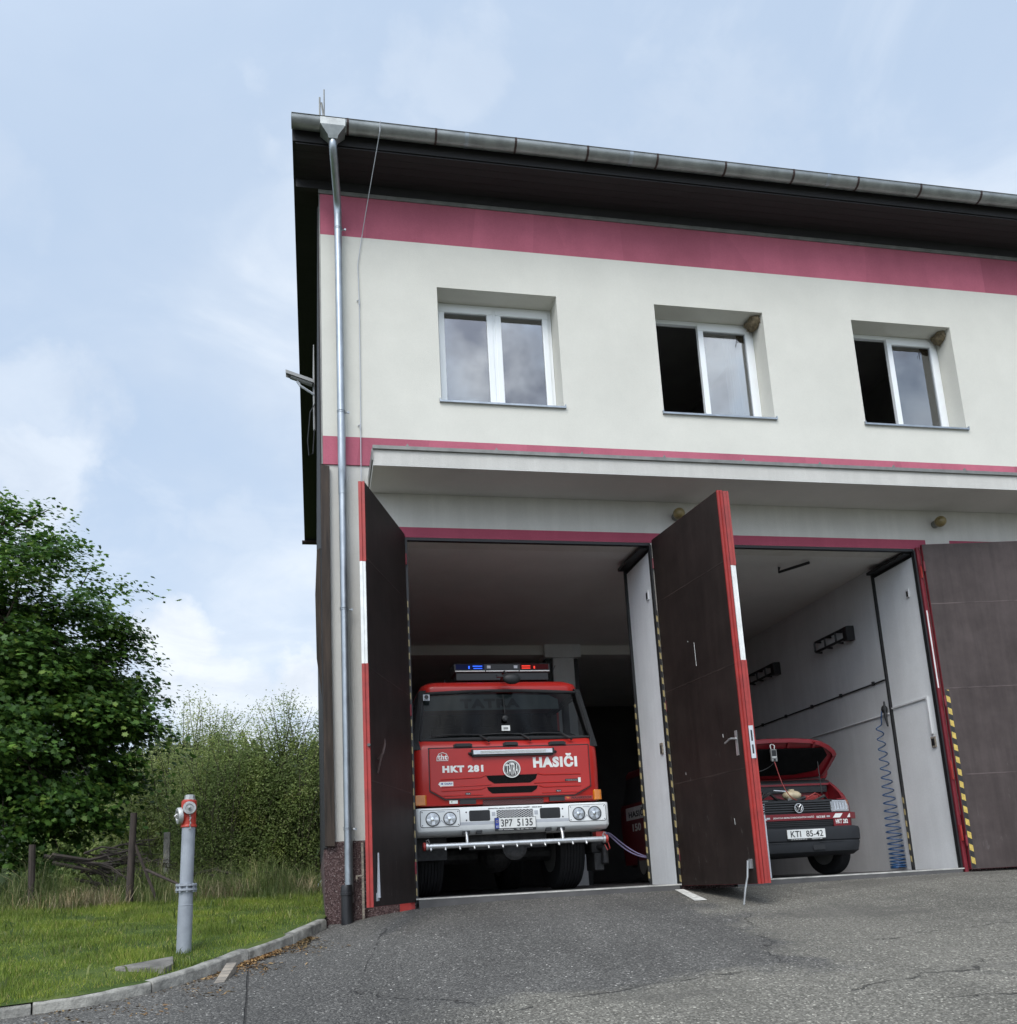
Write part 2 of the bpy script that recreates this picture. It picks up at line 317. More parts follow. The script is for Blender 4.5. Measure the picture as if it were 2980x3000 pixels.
# ------------------------------------------------------------------ mesh builder
class MB:
    def __init__(s): s.v = []; s.f = []; s.mi = []; s.cur = 0
    def add(s, vs, fs):
        n = len(s.v); s.v += [tuple(p) for p in vs]
        for f in fs: s.f.append([n + i for i in f]); s.mi.append(s.cur)
        return s
    def box(s, x0, x1, y0, y1, z0, z1):
        return s.add([(x0, y0, z0), (x1, y0, z0), (x1, y1, z0), (x0, y1, z0), (x0, y0, z1), (x1, y0, z1), (x1, y1, z1), (x0, y1, z1)],
                     [(0, 3, 2, 1), (4, 5, 6, 7), (0, 1, 5, 4), (1, 2, 6, 5), (2, 3, 7, 6), (3, 0, 4, 7)])
    def prism(s, pts, ax, a, b):
        """polygon in the plane normal to ax, extruded a..b"""
        def P(p, t): return {'y': (p[0], t, p[1]), 'x': (t, p[0], p[1]), 'z': (p[0], p[1], t)}[ax]
        n = len(pts)
        return s.add([P(p, a) for p in pts] + [P(p, b) for p in pts],
                     [list(range(n))[::-1], list(range(n, 2 * n))] + [(i, (i + 1) % n, n + (i + 1) % n, n + i) for i in range(n)])
    def loft(s, loops, cap=True):
        n = len(loops[0]); vs = [p for l in loops for p in l]; fs = []
        for k in range(len(loops) - 1):
            for i in range(n): fs.append((k * n + i, k * n + (i + 1) % n, (k + 1) * n + (i + 1) % n, (k + 1) * n + i))
        if cap: fs += [list(range(n))[::-1], [(len(loops) - 1) * n + i for i in range(n)]]
        return s.add(vs, fs)
    def tube(s, pts, r, n=8, cap=True):
        pts = [Vector(p) for p in pts]; rs = r if hasattr(r, '__len__') else [r] * len(pts)
        loops = []; up = None
        for i, p in enumerate(pts):
            d = (pts[min(i + 1, len(pts) - 1)] - pts[max(i - 1, 0)])
            if d.length < 1e-9: d = Vector((0, 0, 1))
            d.normalize()
            if up is None:
                up = Vector((0, 0, 1)) if abs(d.z) < .9 else Vector((1, 0, 0))
            a = d.cross(up)
            if a.length < 1e-4: a = d.cross(Vector((1, .3, 0)))
            a.normalize(); bb = a.cross(d).normalized(); up = bb
            loops.append([tuple(p + (a * math.cos(2 * math.pi * k / n) + bb * math.sin(2 * math.pi * k / n)) * rs[i]) for k in range(n)])
        return s.loft(loops, cap)
    def lathe(s, prof, c, d=(0, 0, 1), n=20, cap=True):
        d = Vector(d).normalized(); a = d.cross(Vector((0, 0, 1)) if abs(d.z) < .9 else Vector((1, 0, 0))).normalized(); bb = d.cross(a)
        c = Vector(c)
        return s.loft([[tuple(c + d * h + (a * math.cos(2 * math.pi * k / n) + bb * math.sin(2 * math.pi * k / n)) * r) for k in range(n)] for r, h in prof], cap)
    def ball(s, c, rx, ry=None, rz=None, n=14, k=8):
        ry = ry or rx; rz = rz or rx
        return s.loft([[(c[0] + rx * max(.02, math.sin(math.pi * j / k)) * math.cos(2 * math.pi * i / n), c[1] + ry * max(.02, math.sin(math.pi * j / k)) * math.sin(2 * math.pi * i / n),
                         c[2] - rz * math.cos(math.pi * j / k)) for i in range(n)] for j in range(k + 1)])
    def build(s, name, mats, parent=None, smooth=0, bevel=0., seg=2, fix=True):
        me = bpy.data.meshes.new(name); me.from_pydata(s.v, [], s.f)
        mats = mats if isinstance(mats, (list, tuple)) else [mats]
        for m in mats: me.materials.append(M[m] if isinstance(m, str) else m)
        if len(mats) > 1: me.polygons.foreach_set('material_index', s.mi)
        if fix:
            bm = bmesh.new(); bm.from_mesh(me); bmesh.ops.recalc_face_normals(bm, faces=bm.faces); bm.to_mesh(me); bm.free()
        if smooth:
            me.polygons.foreach_set('use_smooth', [True] * len(me.polygons)); me.set_sharp_from_angle(angle=R(smooth))
        me.update()
        o = bpy.data.objects.new(name, me); COL.objects.link(o)
        if parent: attach(o, parent)
        if bevel:
            md = o.modifiers.new('bevel', 'BEVEL'); md.width = bevel; md.segments = seg; md.limit_method = 'ANGLE'; md.angle_limit = R(40)
        return o
def world_loc(o):
    l = Vector(o.location)
    return l if o.parent is None else l
ROOTLOC = {}
def attach(o, p):
    """child keeps world coordinates in its mesh"""
    o.parent = p
    o.matrix_parent_inverse = ROOTLOC.get(p.name, Matrix.Identity(4)).inverted()
    ROOTLOC[o.name] = Matrix.Identity(4)
def thing(name, label, cat, loc, group=None):
    o = bpy.data.objects.new(name, None); COL.objects.link(o); o.location = loc; o.empty_display_size = .2
    ROOTLOC[o.name] = Matrix.Translation(loc)
    o['label'] = label; o['category'] = cat
    if group: o['group'] = group
    return o
def tag(o, label, cat, group=None):
    o['label'] = label; o['category'] = cat
    if group: o['group'] = group
    return o
def struct(o): o['kind'] = 'structure'; return o
def stuff(o, label=None, cat=None):
    o['kind'] = 'stuff'
    if label: o['label'] = label; o['category'] = cat
    return o
def rrect(x0, x1, y0, y1, r, n=5):
    pts = []
    for cx, cy, a0 in ((x1 - r, y1 - r, 0), (x0 + r, y1 - r, 90), (x0 + r, y0 + r, 180), (x1 - r, y0 + r, 270)):
        for i in range(n + 1):
            a = R(a0 + 90 * i / n); pts.append((cx + r * math.cos(a), cy + r * math.sin(a)))
    return pts
def text(name, s, x0, x1, z0, z1, y, mat, parent, bold=.0, depth=.002, mtx=None, shear=0.):
    cu = bpy.data.curves.new(name, 'FONT'); cu.body = s; cu.size = 1; cu.extrude = .01; cu.offset = bold; cu.shear = shear; cu.resolution_u = 4; cu.space_character = 1.0 + bold * 2.6
    t = bpy.data.objects.new(name, cu); COL.objects.link(t)
    dg = bpy.context.evaluated_depsgraph_get()
    me = bpy.data.meshes.new_from_object(t.evaluated_get(dg))
    bpy.data.objects.remove(t); bpy.data.curves.remove(cu)
    n = len(me.vertices); co = np.empty(n * 3); me.vertices.foreach_get('co', co); co = co.reshape(-1, 3)
    lo, hi = co.min(0), co.max(0); q = np.empty_like(co)
    q[:, 0] = x0 + (co[:, 0] - lo[0]) / max(1e-6, hi[0] - lo[0]) * (x1 - x0)
    q[:, 2] = z0 + (co[:, 1] - lo[1]) / max(1e-6, hi[1] - lo[1]) * (z1 - z0)
    q[:, 1] = y - np.where(co[:, 2] > 0, depth, 0.)
    if mtx is not None:
        q = np.array([tuple(mtx @ Vector(p)) for p in q])
    me.vertices.foreach_set('co', q.ravel()); me.materials.clear(); me.materials.append(M[mat]); me.update()
    me.name = name
    o = bpy.data.objects.new(name, me); COL.objects.link(o)
    if parent: attach(o, parent)
    return o

# ------------------------------------------------------------------ ground heights
def g0(x): return float(np.interp(x, [-6, .15, .5, .97, 2, 3.4, 5.4, 9, 14], [-.24, -.22, -.16, -.105, -.066, -.064, -.069, -.04, -.04]))
def ground(x, y): return g0(x) + .115 * max(min(y, 0), -14)
def lawn_z(x, y): return -.13 + .115 * max(min(y, 0), -14) + .23 * min(max(y / 3, 0), 1)
KERB = [(-90, -20), (-6.0, -4.6), (-3.2, -3.74), (-2.25, -3.45), (-1.77, -3.29), (-1.38, -2.98), (-1.07, -2.54), (-.735, -1.83), (-.36, -1.14), (-.02, -.26), (0.0, 0.0)]
def kerb_x(y): return float(np.interp(y, [p[1] for p in KERB], [p[0] for p in KERB]))

def grid_obj(name, nu, nv, fn, mat, thick=0):
    vs = [fn(i / (nu - 1), j / (nv - 1)) for j in range(nv) for i in range(nu)]
    fs = [(j * nu + i, j * nu + i + 1, (j + 1) * nu + i + 1, (j + 1) * nu + i) for j in range(nv - 1) for i in range(nu - 1)]
    mb = MB(); mb.add(vs, fs); o = mb.build(name, mat, smooth=60, fix=False)
    return o
def asp(u, v):
    y = -.03 - 45 * v ** 1.9; xk = kerb_x(y)
    x = xk + .005 + (34 - xk) * u ** 2.0
    return (x, y, ground(x, y) + .012 * math.sin(x * 1.3 + y * .7) * min(1, -y / 2) + .01 * math.sin(y * 2.1 - x * .6) * min(1, -y / 2))
asphalt = struct(grid_obj('asphalt_forecourt', 150, 120, asp, 'asphalt'))
# asphalt tongue that climbs to the thresholds in the bays
def lawnf(u, v):
    y = -8 + 24 * v; xk = (kerb_x(y) - .035) if y < -.05 else -.02
    x = xk - 14 * u ** 1.6
    return (x, y, lawn_z(x, y) + (.015 * math.sin(x * 3 + 1) * math.cos(y * 2.3) if u > 0 else 0))
lawn = struct(grid_obj('lawn', 60, 160, lawnf, 'lawn'))
def terr(u, v):
    a = (u - .5) * 2; b = (v - .5) * 2
    x = 420 * math.copysign(abs(a) ** 2.2, a); y = 420 * math.copysign(abs(b) ** 2.2, b)
    z = min(lawn_z(x, y), .1) - .25
    if y > 20: z += (y - 20) * .01
    return (x, y, z)
struct(grid_obj('meadow_ground', 90, 90, terr, 'terrain'))
def hill(u, v):
    x = -260 + 520 * u; y = 70 + 200 * v
    z = -3 + 22 * (1 / (1 + math.exp(-(y - 115) / 14))) * (1 + .10 * math.sin(x * .03 + 1.2)) + 4 * v + 1.4 * math.sin(x * .11 + y * .07)
    return (x, y, z)
struct(grid_obj('wooded_hill', 60, 40, hill, 'hill'))

# ------------------------------------------------------------------ kerb stones
kp = [(-4.6, -4.17), (-2.12, -3.41), (-1.77, -3.29), (-1.38, -2.98), (-1.07, -2.54), (-.735, -1.83), (-.36, -1.14), (-.02, -.26)]
KST = [(0, 1), (1, 3), (3, 5), (5, 6), (6, 7)]
klab = ['kerb stone furthest from the building, at the lower end of the lawn', 'kerb stone in front of the broken concrete slab, left of the wooden wedge', 'kerb stone curving up beside the wooden wedge to the straight asphalt seam',
        'kerb stone just above the straight asphalt seam', 'last kerb stone, touching the building corner by the downpipe']
for i, (ia, ib) in enumerate(KST):
    m = MB(); loops = []; w = .105
    sub = [Vector(p) for p in kp[ia:ib + 1]]; pts_ = []
    for k in range(len(sub) - 1):
        for t in np.linspace(0, 1, 6)[(0 if k == 0 else 1):]: pts_.append(sub[k].lerp(sub[k + 1], t))
    d0 = (pts_[1] - pts_[0]).normalized(); d1 = (pts_[-1] - pts_[-2]).normalized(); pts_[0] = pts_[0] + d0 * .006; pts_[-1] = pts_[-1] - d1 * .006
    off = .006 * ((i * 37) % 5 - 2) / 2
    for k, p in enumerate(pts_):
        d = (pts_[min(k + 1, len(pts_) - 1)] - pts_[max(k - 1, 0)]).normalized(); n = Vector((-d.y, d.x)); zz = ground(p.x, p.y) + off; jit = rnd(-.006, .006)
        top = zz + .098 + rnd(-.004, .004)
        q = [(p, zz - .15), (p, zz + .080 + jit), (p + n * .018, top), (p + n * (w - .01), top + .002), (p + n * w, top - .012), (p + n * w, zz - .15)]
        loops.append([(c[0].x, c[0].y, c[1]) for c in q])
    m.loft(loops)
    tag(m.build('kerb_stone', 'concrete', smooth=50, bevel=.006), klab[i], 'kerb stone', 'concrete kerb stones along the lawn edge')

# ------------------------------------------------------------------ fire station building
ST = thing('fire_station', 'two storey cream fire station with crimson bands and open brown garage doors', 'building', (0, 0, 0))
XR = 16.5; XW = [1.517 + 3.06 * i for i in range(5)]; WW = 1.645; WZ0, WZ1 = 6.272, 7.938
BAYS = [(.987, 4.215), (4.905, 8.118), (8.80, 12.03)]
ZL = 4.396
def wall_grid(xs, zs, y0, y1, hole, mat_of, name, mats):
    """front wall with openings: front, back and reveal faces, material by height"""
    m = MB()
    xs = sorted(set(xs)); zs = sorted(set(zs)); nx, nz = len(xs) - 1, len(zs) - 1
    H = [[hole((xs[i] + xs[i + 1]) / 2, (zs[k] + zs[k + 1]) / 2) for k in range(nz)] for i in range(nx)]
    for i in range(nx):
        for k in range(nz):
            if H[i][k]: continue
            a, b, c, d = xs[i], xs[i + 1], zs[k], zs[k + 1]
            m.cur = mat_of((a + b) / 2, (c + d) / 2)
            m.add([(a, y0, c), (b, y0, c), (b, y0, d), (a, y0, d)], [(0, 1, 2, 3)])
            m.add([(a, y1, c), (b, y1, c), (b, y1, d), (a, y1, d)], [(3, 2, 1, 0)])
            for (di, dk, q) in ((-1, 0, [(a, y1, c), (a, y0, c), (a, y0, d), (a, y1, d)]), (1, 0, [(b, y0, c), (b, y1, c), (b, y1, d), (b, y0, d)]),
                                (0, -1, [(a, y1, c), (b, y1, c), (b, y0, c), (a, y0, c)]), (0, 1, [(a, y0, d), (b, y0, d), (b, y1, d), (a, y1, d)])):
                ii, kk = i + di, k + dk
                if ii < 0 or kk < 0 or ii >= nx or kk >= nz or H[ii][kk]:
                    keep = m.cur
                    if dk == -1 and kk >= 0 and H[ii][kk]: m.cur = 0
                    m.add(q, [(0, 1, 2, 3)]); m.cur = keep
    return m.build(name, mats, ST, fix=False)
def hole_up(x, z): return WZ0 < z < WZ1 and any(a < x < a + WW for a in XW)
wall_grid([0, XR] + [a for a in XW] + [a + WW for a in XW], [5.33, 5.71, WZ0, WZ1, 8.59, 9.25], 0, .45, hole_up,
          lambda x, z: 1 if (z < 5.71 or z > 8.59) else 0, 'upper_wall', ['cream', 'band'])
def hole_lo(x, z): return z < ZL and any(a < x < b for a, b in BAYS)
LXS = [0, XR] + [v for b in BAYS for v in b] + [b[0] - .10 for b in BAYS] + [b[1] + .20 for b in BAYS]
wall_grid(LXS, [-.6, .69, ZL, ZL + .135, 5.33], .02, .40, hole_lo,
          lambda x, z: 1 if z < .69 else (2 if (z < ZL + .135 and z > ZL and any(a - .1 < x < b + .2 for a, b in BAYS)) else 0), 'lower_wall', ['cream_low', 'plinth', 'lintel'])
# brick-deep pillars between the bays
for a, b in ((BAYS[0][1], BAYS[1][0]), (BAYS[1][1], BAYS[2][0])):
    MB().box(a + .001, b - .001, .404, 1.0, -.3, 4.30).build('bay_pillar', 'white_pillar', ST)
    MB().box(a - .003, a + .0005, .06, 1.002, -.1, 4.298).build('pillar_facing', 'white_pillar', ST)
    k = MB().box(a - .13, a - .004, .09, 1.0, 4.335, 4.375); k.box(a - .006, a + .02, .06, 1.004, 4.30, 4.44)
    k.box(a - .04, a + .02, 1.005, 1.035, -.05, 4.40); k.build('pillar_angle_iron', 'black', ST)
# pale jamb strip at the front of bay 2 and dark frame
for a, b in BAYS[:2]:
    fr = MB().box(a - .0, a + .03, .024, .085, -.05, 4.36); fr.box(b - .03, b - .004, -.006, .058, -.05, 4.36); fr.box(a, b - .004, .024, .085, 4.36, ZL - .003)
    fr.build('door_frame', 'black', ST)
MB().box(8.118, 8.170, -.030, .018, -.06, 4.40).build('door_frame', 'deepred', ST); MB().box(8.124, 8.142, -.036, -.0305, 2.39, 3.48).build('frame_reflector', 'dwhite', ST)
for za, zb in ((3.95, 4.12), (1.15, 1.40), (.35, .55)): MB().box(8.126, 8.15, -.050, -.031, za, zb).build('frame_hinge', 'doorred', ST)
# hazard tapes on the jambs
for x0, x1, y0, y1, z0, z1 in ((4.193, 4.2145, -.016, -.008, .0, 3.46), (4.160, 4.180, .985, 1.004, .05, 2.42), (8.063, 8.083, 1.0, 1.012, .05, 1.05), (.992, 1.004, .0, .018, .0, 3.57)):
    MB().box(x0, x1, y0, y1, z0, z1).build('hazard_tape', 'hazard_faded', ST)
# indoor shell
m = MB(); m.box(.30, 12.6, .41, 12.0, 4.45, 4.60); m.box(.3, 12.6, .405, .70, 4.412, 4.449); m.build('garage_ceiling', 'ceiling', ST)
m = MB(); m.box(.30, 12.6, 5.545, 5.90, 4.268, 4.449); m.build('ceiling_beam', 'ceiling', ST)
m = MB(); m.box(4.26, 4.66, 5.50, 5.9, 0, 4.267); m.box(4.10, 4.80, 5.46, 5.94, 4.20, 4.448); m.build('column', 'inner', ST)
m = MB(); m.box(4.13, 4.24, 5.55, 5.8, 0, 4.19); m.box(4.68, 4.76, 5.55, 5.8, 0, 4.19); m.build('column_pipe', 'black', ST)
MB().box(8.086, 8.20, 1.036, 12.0, -.1, 4.449).build('dividing_wall', 'inner', ST)
MB().box(.02, .299, .402, 12.0, -.4, 5.0).build('garage_side_wall', 'inner', ST)
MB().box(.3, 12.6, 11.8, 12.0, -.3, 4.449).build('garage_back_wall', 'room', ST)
MB().box(12.6, 12.8, .41, 12.0, -.3, 5.0).build('garage_side_wall', 'inner', ST)
struct(MB().box(.3, 12.6, .10, 12.2, -.45, 0).build('garage_floor', 'floor'))
m = MB()
for a, b in BAYS[:2]:
    m.cur = 0; m.box(a + .03, b - .035, -.03, .12, -.4, -.012); m.cur = 1; m.box(a + .0, b - .01, -.034, .13, -.0115, .004)
m.build('threshold', ['floor', 'sill_edge'], ST)
# upstairs room shell
m = MB(); m.box(.2, XR - .2, 4.0, 4.1, 5.35, 9.2); m.box(.05, .19, .46, 4.1, 5.35, 9.2); m.box(.2, XR - .2, .46, 4.1, 5.36, 5.5); m.box(.2, XR - .2, .46, 4.1, 8.6, 8.7)
for i in range(4): m.box(XW[i] + 2.3, XW[i] + 2.4, .46, 4.0, 5.5, 8.6)
m.build('upper_room', 'upper_room', ST)
# rear body, left side cladding, roof
m = MB(); m.box(.0, XR, 12.0, 12.3, -.5, 9.0); m.box(XR, XR + .3, 0, 12.3, -.5, 9.2); m.build('rear_wall', 'cream_low', ST)
m = MB(); m.box(-.0, .018, .46, 12.3, .6, 9.0)
for i in range(60): m.box(-.035, -.004, .06 + i * .2, .06 + i * .2 + .185, .62 + (0 if i < 40 else .1), 9.05)
m.build('side_cladding', 'clad', ST)
m = MB(); m.box(-.016, -.003, -.002, .05, 5.33, 9.2); m.build('corner_trim', 'flash', ST)
m = MB(); m.prism([(-.028, .64), (.085, .634), (.070, 3.2), (.078, 5.285), (-.028, 5.30)], 'y', -.045, -.004 + .02)
m.prism([(-.10, 2.9), (-.04, 2.4), (-.04, 4.3), (-.085, 4.28), (-.11, 3.7)], 'y', .2, .24); m.build('corner_plank', 'plank', ST, bevel=.004)
MB().prism([(-.03, -.5), (-.001, -.5), (-.001, .62), (-.04, .60)], 'y', .03, 11.5).build('side_plinth', 'plinth', ST)
RS = .030                                                            # roof falls gently to the rear
def rz(y): return 9.42 - (y + .85) * RS
m = MB(); m.loft([[(x, -.63, rz(-.8)), (x, 12.3, rz(12.3)), (x, 12.3, rz(12.3) + .22), (x, -.63, rz(-.8) + .215)] for x in (-.338, XR + .4)]); m.build('roof', 'soffit', ST)
m = MB(); m.box(-.31, XR + .2, -.022, .05, 9.262, 9.41); m.build('frieze_board', 'soffit', ST)
m = MB()
for i in range(5): m.box(-.30, XR, -.62 + i * .120, -.62 + i * .120 + .118, 9.392 - i * .002, 9.405)
m.build('soffit_board', 'soffit', ST)
MB().box(-.02, XR, -.016, .04, 9.20, 9.258).build('cornice_trim', 'flash', ST)
m = MB(); m.box(-.345, XR + .3, -.66, .3, 9.648, 9.668); m.build('roof_edge_sheet', 'rust', ST)
for i in range(10):
    x = -.281 + 1.03 * i; MB().tube([(x, -.66, 9.66), (x, -.67, 9.735), (x + .03, -.64, 9.70)], [.009, .007, .003], 5).build('snow_hook', 'black', ST)
# gutter
gy, gz, gr = -.745, 9.62, .105
arc = [(gy + gr * math.cos(a), gz + gr * math.sin(a)) for a in np.linspace(math.pi, 2 * math.pi, 12)]
arc = [(gy - gr - .004, gz + .012), (gy - gr - .012, gz + .004)] + arc
arc_in = [(gy + (gr - .006) * math.cos(a), gz + (gr - .006) * math.sin(a) + .002) for a in np.linspace(2 * math.pi, math.pi, 12)]
m = MB(); m.prism(arc + arc_in, 'x', -.345, XR + .2); m.prism([(gy + gr * math.cos(a), gz + gr * math.sin(a)) for a in np.linspace(math.pi, 2 * math.pi, 12)], 'x', -.349, -.343)
GUT = m.build('gutter', 'gutterzinc', ST, smooth=40)
for i, x in enumerate([.333, 1.451, 2.50, 3.482, 4.46, 5.45, 6.47, 7.47, 8.47, 9.46, 10.5, 11.5, 12.5, 13.5]):
    a2 = [(gy + (gr + .006) * math.cos(a), gz + (gr + .006) * math.sin(a)) for a in np.linspace(math.pi * .96, 2 * math.pi, 14)]
    a3 = [(gy + (gr + .001) * math.cos(a), gz + (gr + .001) * math.sin(a)) for a in np.linspace(2 * math.pi, math.pi * .96, 14)]
    MB().prism(a2 + a3, 'x', x, x + .028).build('gutter_bracket', 'brownmetal', GUT)
for x in (1.84, 4.08, 7.0): MB().prism([(gy + (gr + .003) * math.cos(a), gz + (gr + .003) * math.sin(a)) for a in np.linspace(math.pi, 2 * math.pi, 14)], 'x', x, x + .05).build('gutter_joint', 'zinc', GUT, smooth=40)
m = MB(); hx = .160
m.loft([[(hx + sx * w, gy + sy * d, z) for sx, sy in ((-1, -1), (1, -1), (1, 1), (-1, 1))] for z, w, d in ((9.615, .155, .112), (9.515, .155, .112), (9.40, .064, .07), (9.365, .056, .056))])
m.build('gutter_hopper', 'gutterzinc', GUT)
# downpipe
m = MB(); PY = -.105
def bez(p, n=8):
    p = [Vector(q) for q in p]; out = []
    for i in range(n + 1):
        t = i / n; q = list(p)
        while len(q) > 1: q = [q[k].lerp(q[k + 1], t) for k in range(len(q) - 1)]
        out.append(tuple(q[0]))
    return out
path = [(hx, gy, 9.40), (hx, gy, 9.35)] + bez([(hx, gy, 9.33), (hx, gy, 9.26), (hx + .012, gy + .10, 9.20)], 5) + bez([(.215, -.24, 9.02), (.226, PY, 8.96), (.228, PY, 8.82)], 6)
m.tube(path, .050, 16)
m.tube([(.228, PY, 8.84), (.229, PY, 5.42)], .0485, 18); m.tube([(.229, PY, 5.95), (.229, PY, 5.45)] + bez([(.229, PY, 5.38), (.23, PY + .004, 5.25), (.232, PY + .03, 5.14)], 5) + [(.232, PY + .03, 4.9)], .051, 18)
m.tube([(.232, -.075, 5.12), (.232, -.075, .0)], .0475, 18)
DP = m.build('downpipe', 'zinc', ST, smooth=50)
for z in (8.60, 5.98, 3.42, .815):
    yy = PY if z > 5.2 else -.075
    c = MB().lathe([(.053, -.006), (.053, .004), (.050, .006)], (.23, yy, z), n=18); c.lathe([(.055, .016), (.055, .024)], (.23, yy, z), n=18); c.tube([(.23 + .05, yy, z), (.23 + .085, yy - .005, z)], .008, 6); c.lathe([(.014, -.01), (.014, .01)], (.318, yy - .01, z), (0, 1, 0), 8)
    c.build('pipe_clamp', 'zinc', DP)
m = MB(); m.lathe([(.070, -.34), (.066, -.12), (.064, .08), (.072, .085), (.072, .115), (.066, .12), (.066, .17), (.058, .20)], (.205, -.10, 0), n=20)
m.build('drain_socket', 'blackpipe', DP, smooth=40)
MB().prism([(12.30 + .08 * math.cos(a), 9.0 + .08 * math.sin(a)) for a in np.linspace(math.pi, 2 * math.pi, 10)], 'x', -.40, XR).build('rear_gutter', 'brownmetal', ST)
# lightning conductor wire and rods
m = MB(); m.tube([(.752, -.86, 9.64), (.745, -.84, 9.50), (.64, -.42, 9.05), (.545, -.03, 8.62), (.478, -.02, 8.166), (.487, -.02, 7.63), (.478, -.02, 6.4), (.462, -.02, 5.0)], .006, 6)
for z, x in ((7.63, .487), (5.86, .470), (5.02, .462)): m.tube([(x - .03, -.012, z), (x, -.025, z + .01), (x, -.02, z - .06)], .010, 6)
m.build('conductor_wire', 'lightgrey', ST)
m = MB(); m.tube([(.008, -.4, 9.6), (.008, -.4, 10.33)], .013, 6); m.tube([(.062, -.4, 9.6), (.066, -.4, 10.46)], .010, 6); m.tube([(.03, -.4, 10.25), (.062, -.4, 10.0)], .014, 6)
m.build('lightning_rod', 'flash', ST)
# canopy over the garage doors
m = MB(); m.cur = 0; CX0 = .565
m.box(CX0, XR, -.77, .015, 4.985, 5.17); m.cur = 1; m.box(CX0 - .004, XR, -.80, .0, 5.171, 5.215); m.box(CX0 - .016, CX0 - .001, -.79, .0, 5.03, 5.17)
CAN = m.build('canopy', ['cream_low', 'flash'], ST)
MB().box(CX0, XR, -.7695, .015, 4.972, 4.984).build('canopy_underside', 'ceiling', CAN)
for i in range(9): MB().prism([(.95 + 1.07 * i, 5.214), (.99 + 1.07 * i, 5.214), (.97 + 1.07 * i, 5.25)], 'y', -.80, -.77).build('canopy_clip', 'flash', CAN)

# windows
def window(i, kind):
    x0 = XW[i]; x1 = x0 + WW; y = .335; z0, z1 = WZ0 + .01, WZ1 - .002
    m = MB(); fw = .062
    m.box(x0 + .002, x1 - .002, y, y + .07, z1 - fw, z1); m.box(x0 + .002, x1 - .002, y, y + .07, z0, z0 + fw)
    m.box(x0 + .002, x0 + fw, y, y + .07, z0 + fw, z1 - fw); m.box(x1 - fw, x1 - .002, y, y + .07, z0 + fw, z1 - fw)
    if kind == 'closed': m.box((x0 + x1) / 2 - .02, (x0 + x1) / 2 + .02, y - .012, y + .06, z0 + fw, z1 - fw)
    W = m.build('window', 'upvc', ST, bevel=.006)
    if kind != 'closed': W['label'] = 'white window with its left sash open inwards'
    def sash(a, b):
        s = MB(); t = .082
        s.box(a, b, y - .022, y + .05, z1 - fw - t, z1 - fw + .012); s.box(a, b, y - .022, y + .05, z0 + fw - .012, z0 + fw + t)
        s.box(a, a + t, y - .022, y + .05, z0 + fw + t, z1 - fw - t); s.box(b - t, b, y - .022, y + .05, z0 + fw + t, z1 - fw - t)
        s.build('sash', 'upvc', W, bevel=.008)
        MB().box(a + t - .004, b - t + .004, y + .008, y + .014, z0 + fw + t - .004, z1 - fw - t + .004).build('pane', 'pane', W)
    mid = (x0 + x1) / 2
    if kind == 'closed': sash(x0 + fw - .012, mid - .018); sash(mid + .018, x1 - fw + .012)
    else:
        sash(mid - .05, x1 - fw + .012)
        s = MB(); t = .08; a = x0 + fw + .01                     # left sash swung into the room
        for q in ((y + .09, y + .09 + t, z0 + fw, z1 - fw), (y + .70, y + .78, z0 + fw, z1 - fw), (y + .09, y + .78, z0 + fw, z0 + fw + t), (y + .09, y + .78, z1 - fw - t, z1 - fw)):
            s.box(a, a + .06, *q)
        s.build('sash', 'upvc', W)
        c = MB(); n = 40; w = .30 if i == 1 else .16; xs = [x1 - .10 - w + w * k / n for k in range(n + 1)]
        pts = [(x, y + .16 + .022 * math.sin(k * .9 + i) + .01 * math.sin(k * 2.3)) for k, x in enumerate(xs)]
        c.loft([[(p[0], p[1], zz) for p in pts] + [(p[0], p[1] + .004, zz) for p in pts[::-1]] for zz in (z0 + .05, z1 - .1)]); c.build('curtain', 'curtain', W, smooth=60)
    s = MB(); s.prism([(-.035, WZ0 - .022), (-.035, WZ0 + .004), (.33, WZ0 + .030), (.33, WZ0 + .003), (.0, WZ0 - .003)], 'x', x0 - .022, x1 + .022); s.box(x0 - .024, x0 - .012, -.036, .0, WZ0 - .022, WZ0 + .03); s.box(x1 + .012, x1 + .024, -.036, .0, WZ0 - .022, WZ0 + .03)
    s.build('window_sill', 'zinc', W)
for i, k in enumerate(('closed', 'open', 'open', 'closed', 'closed')): window(i, k)

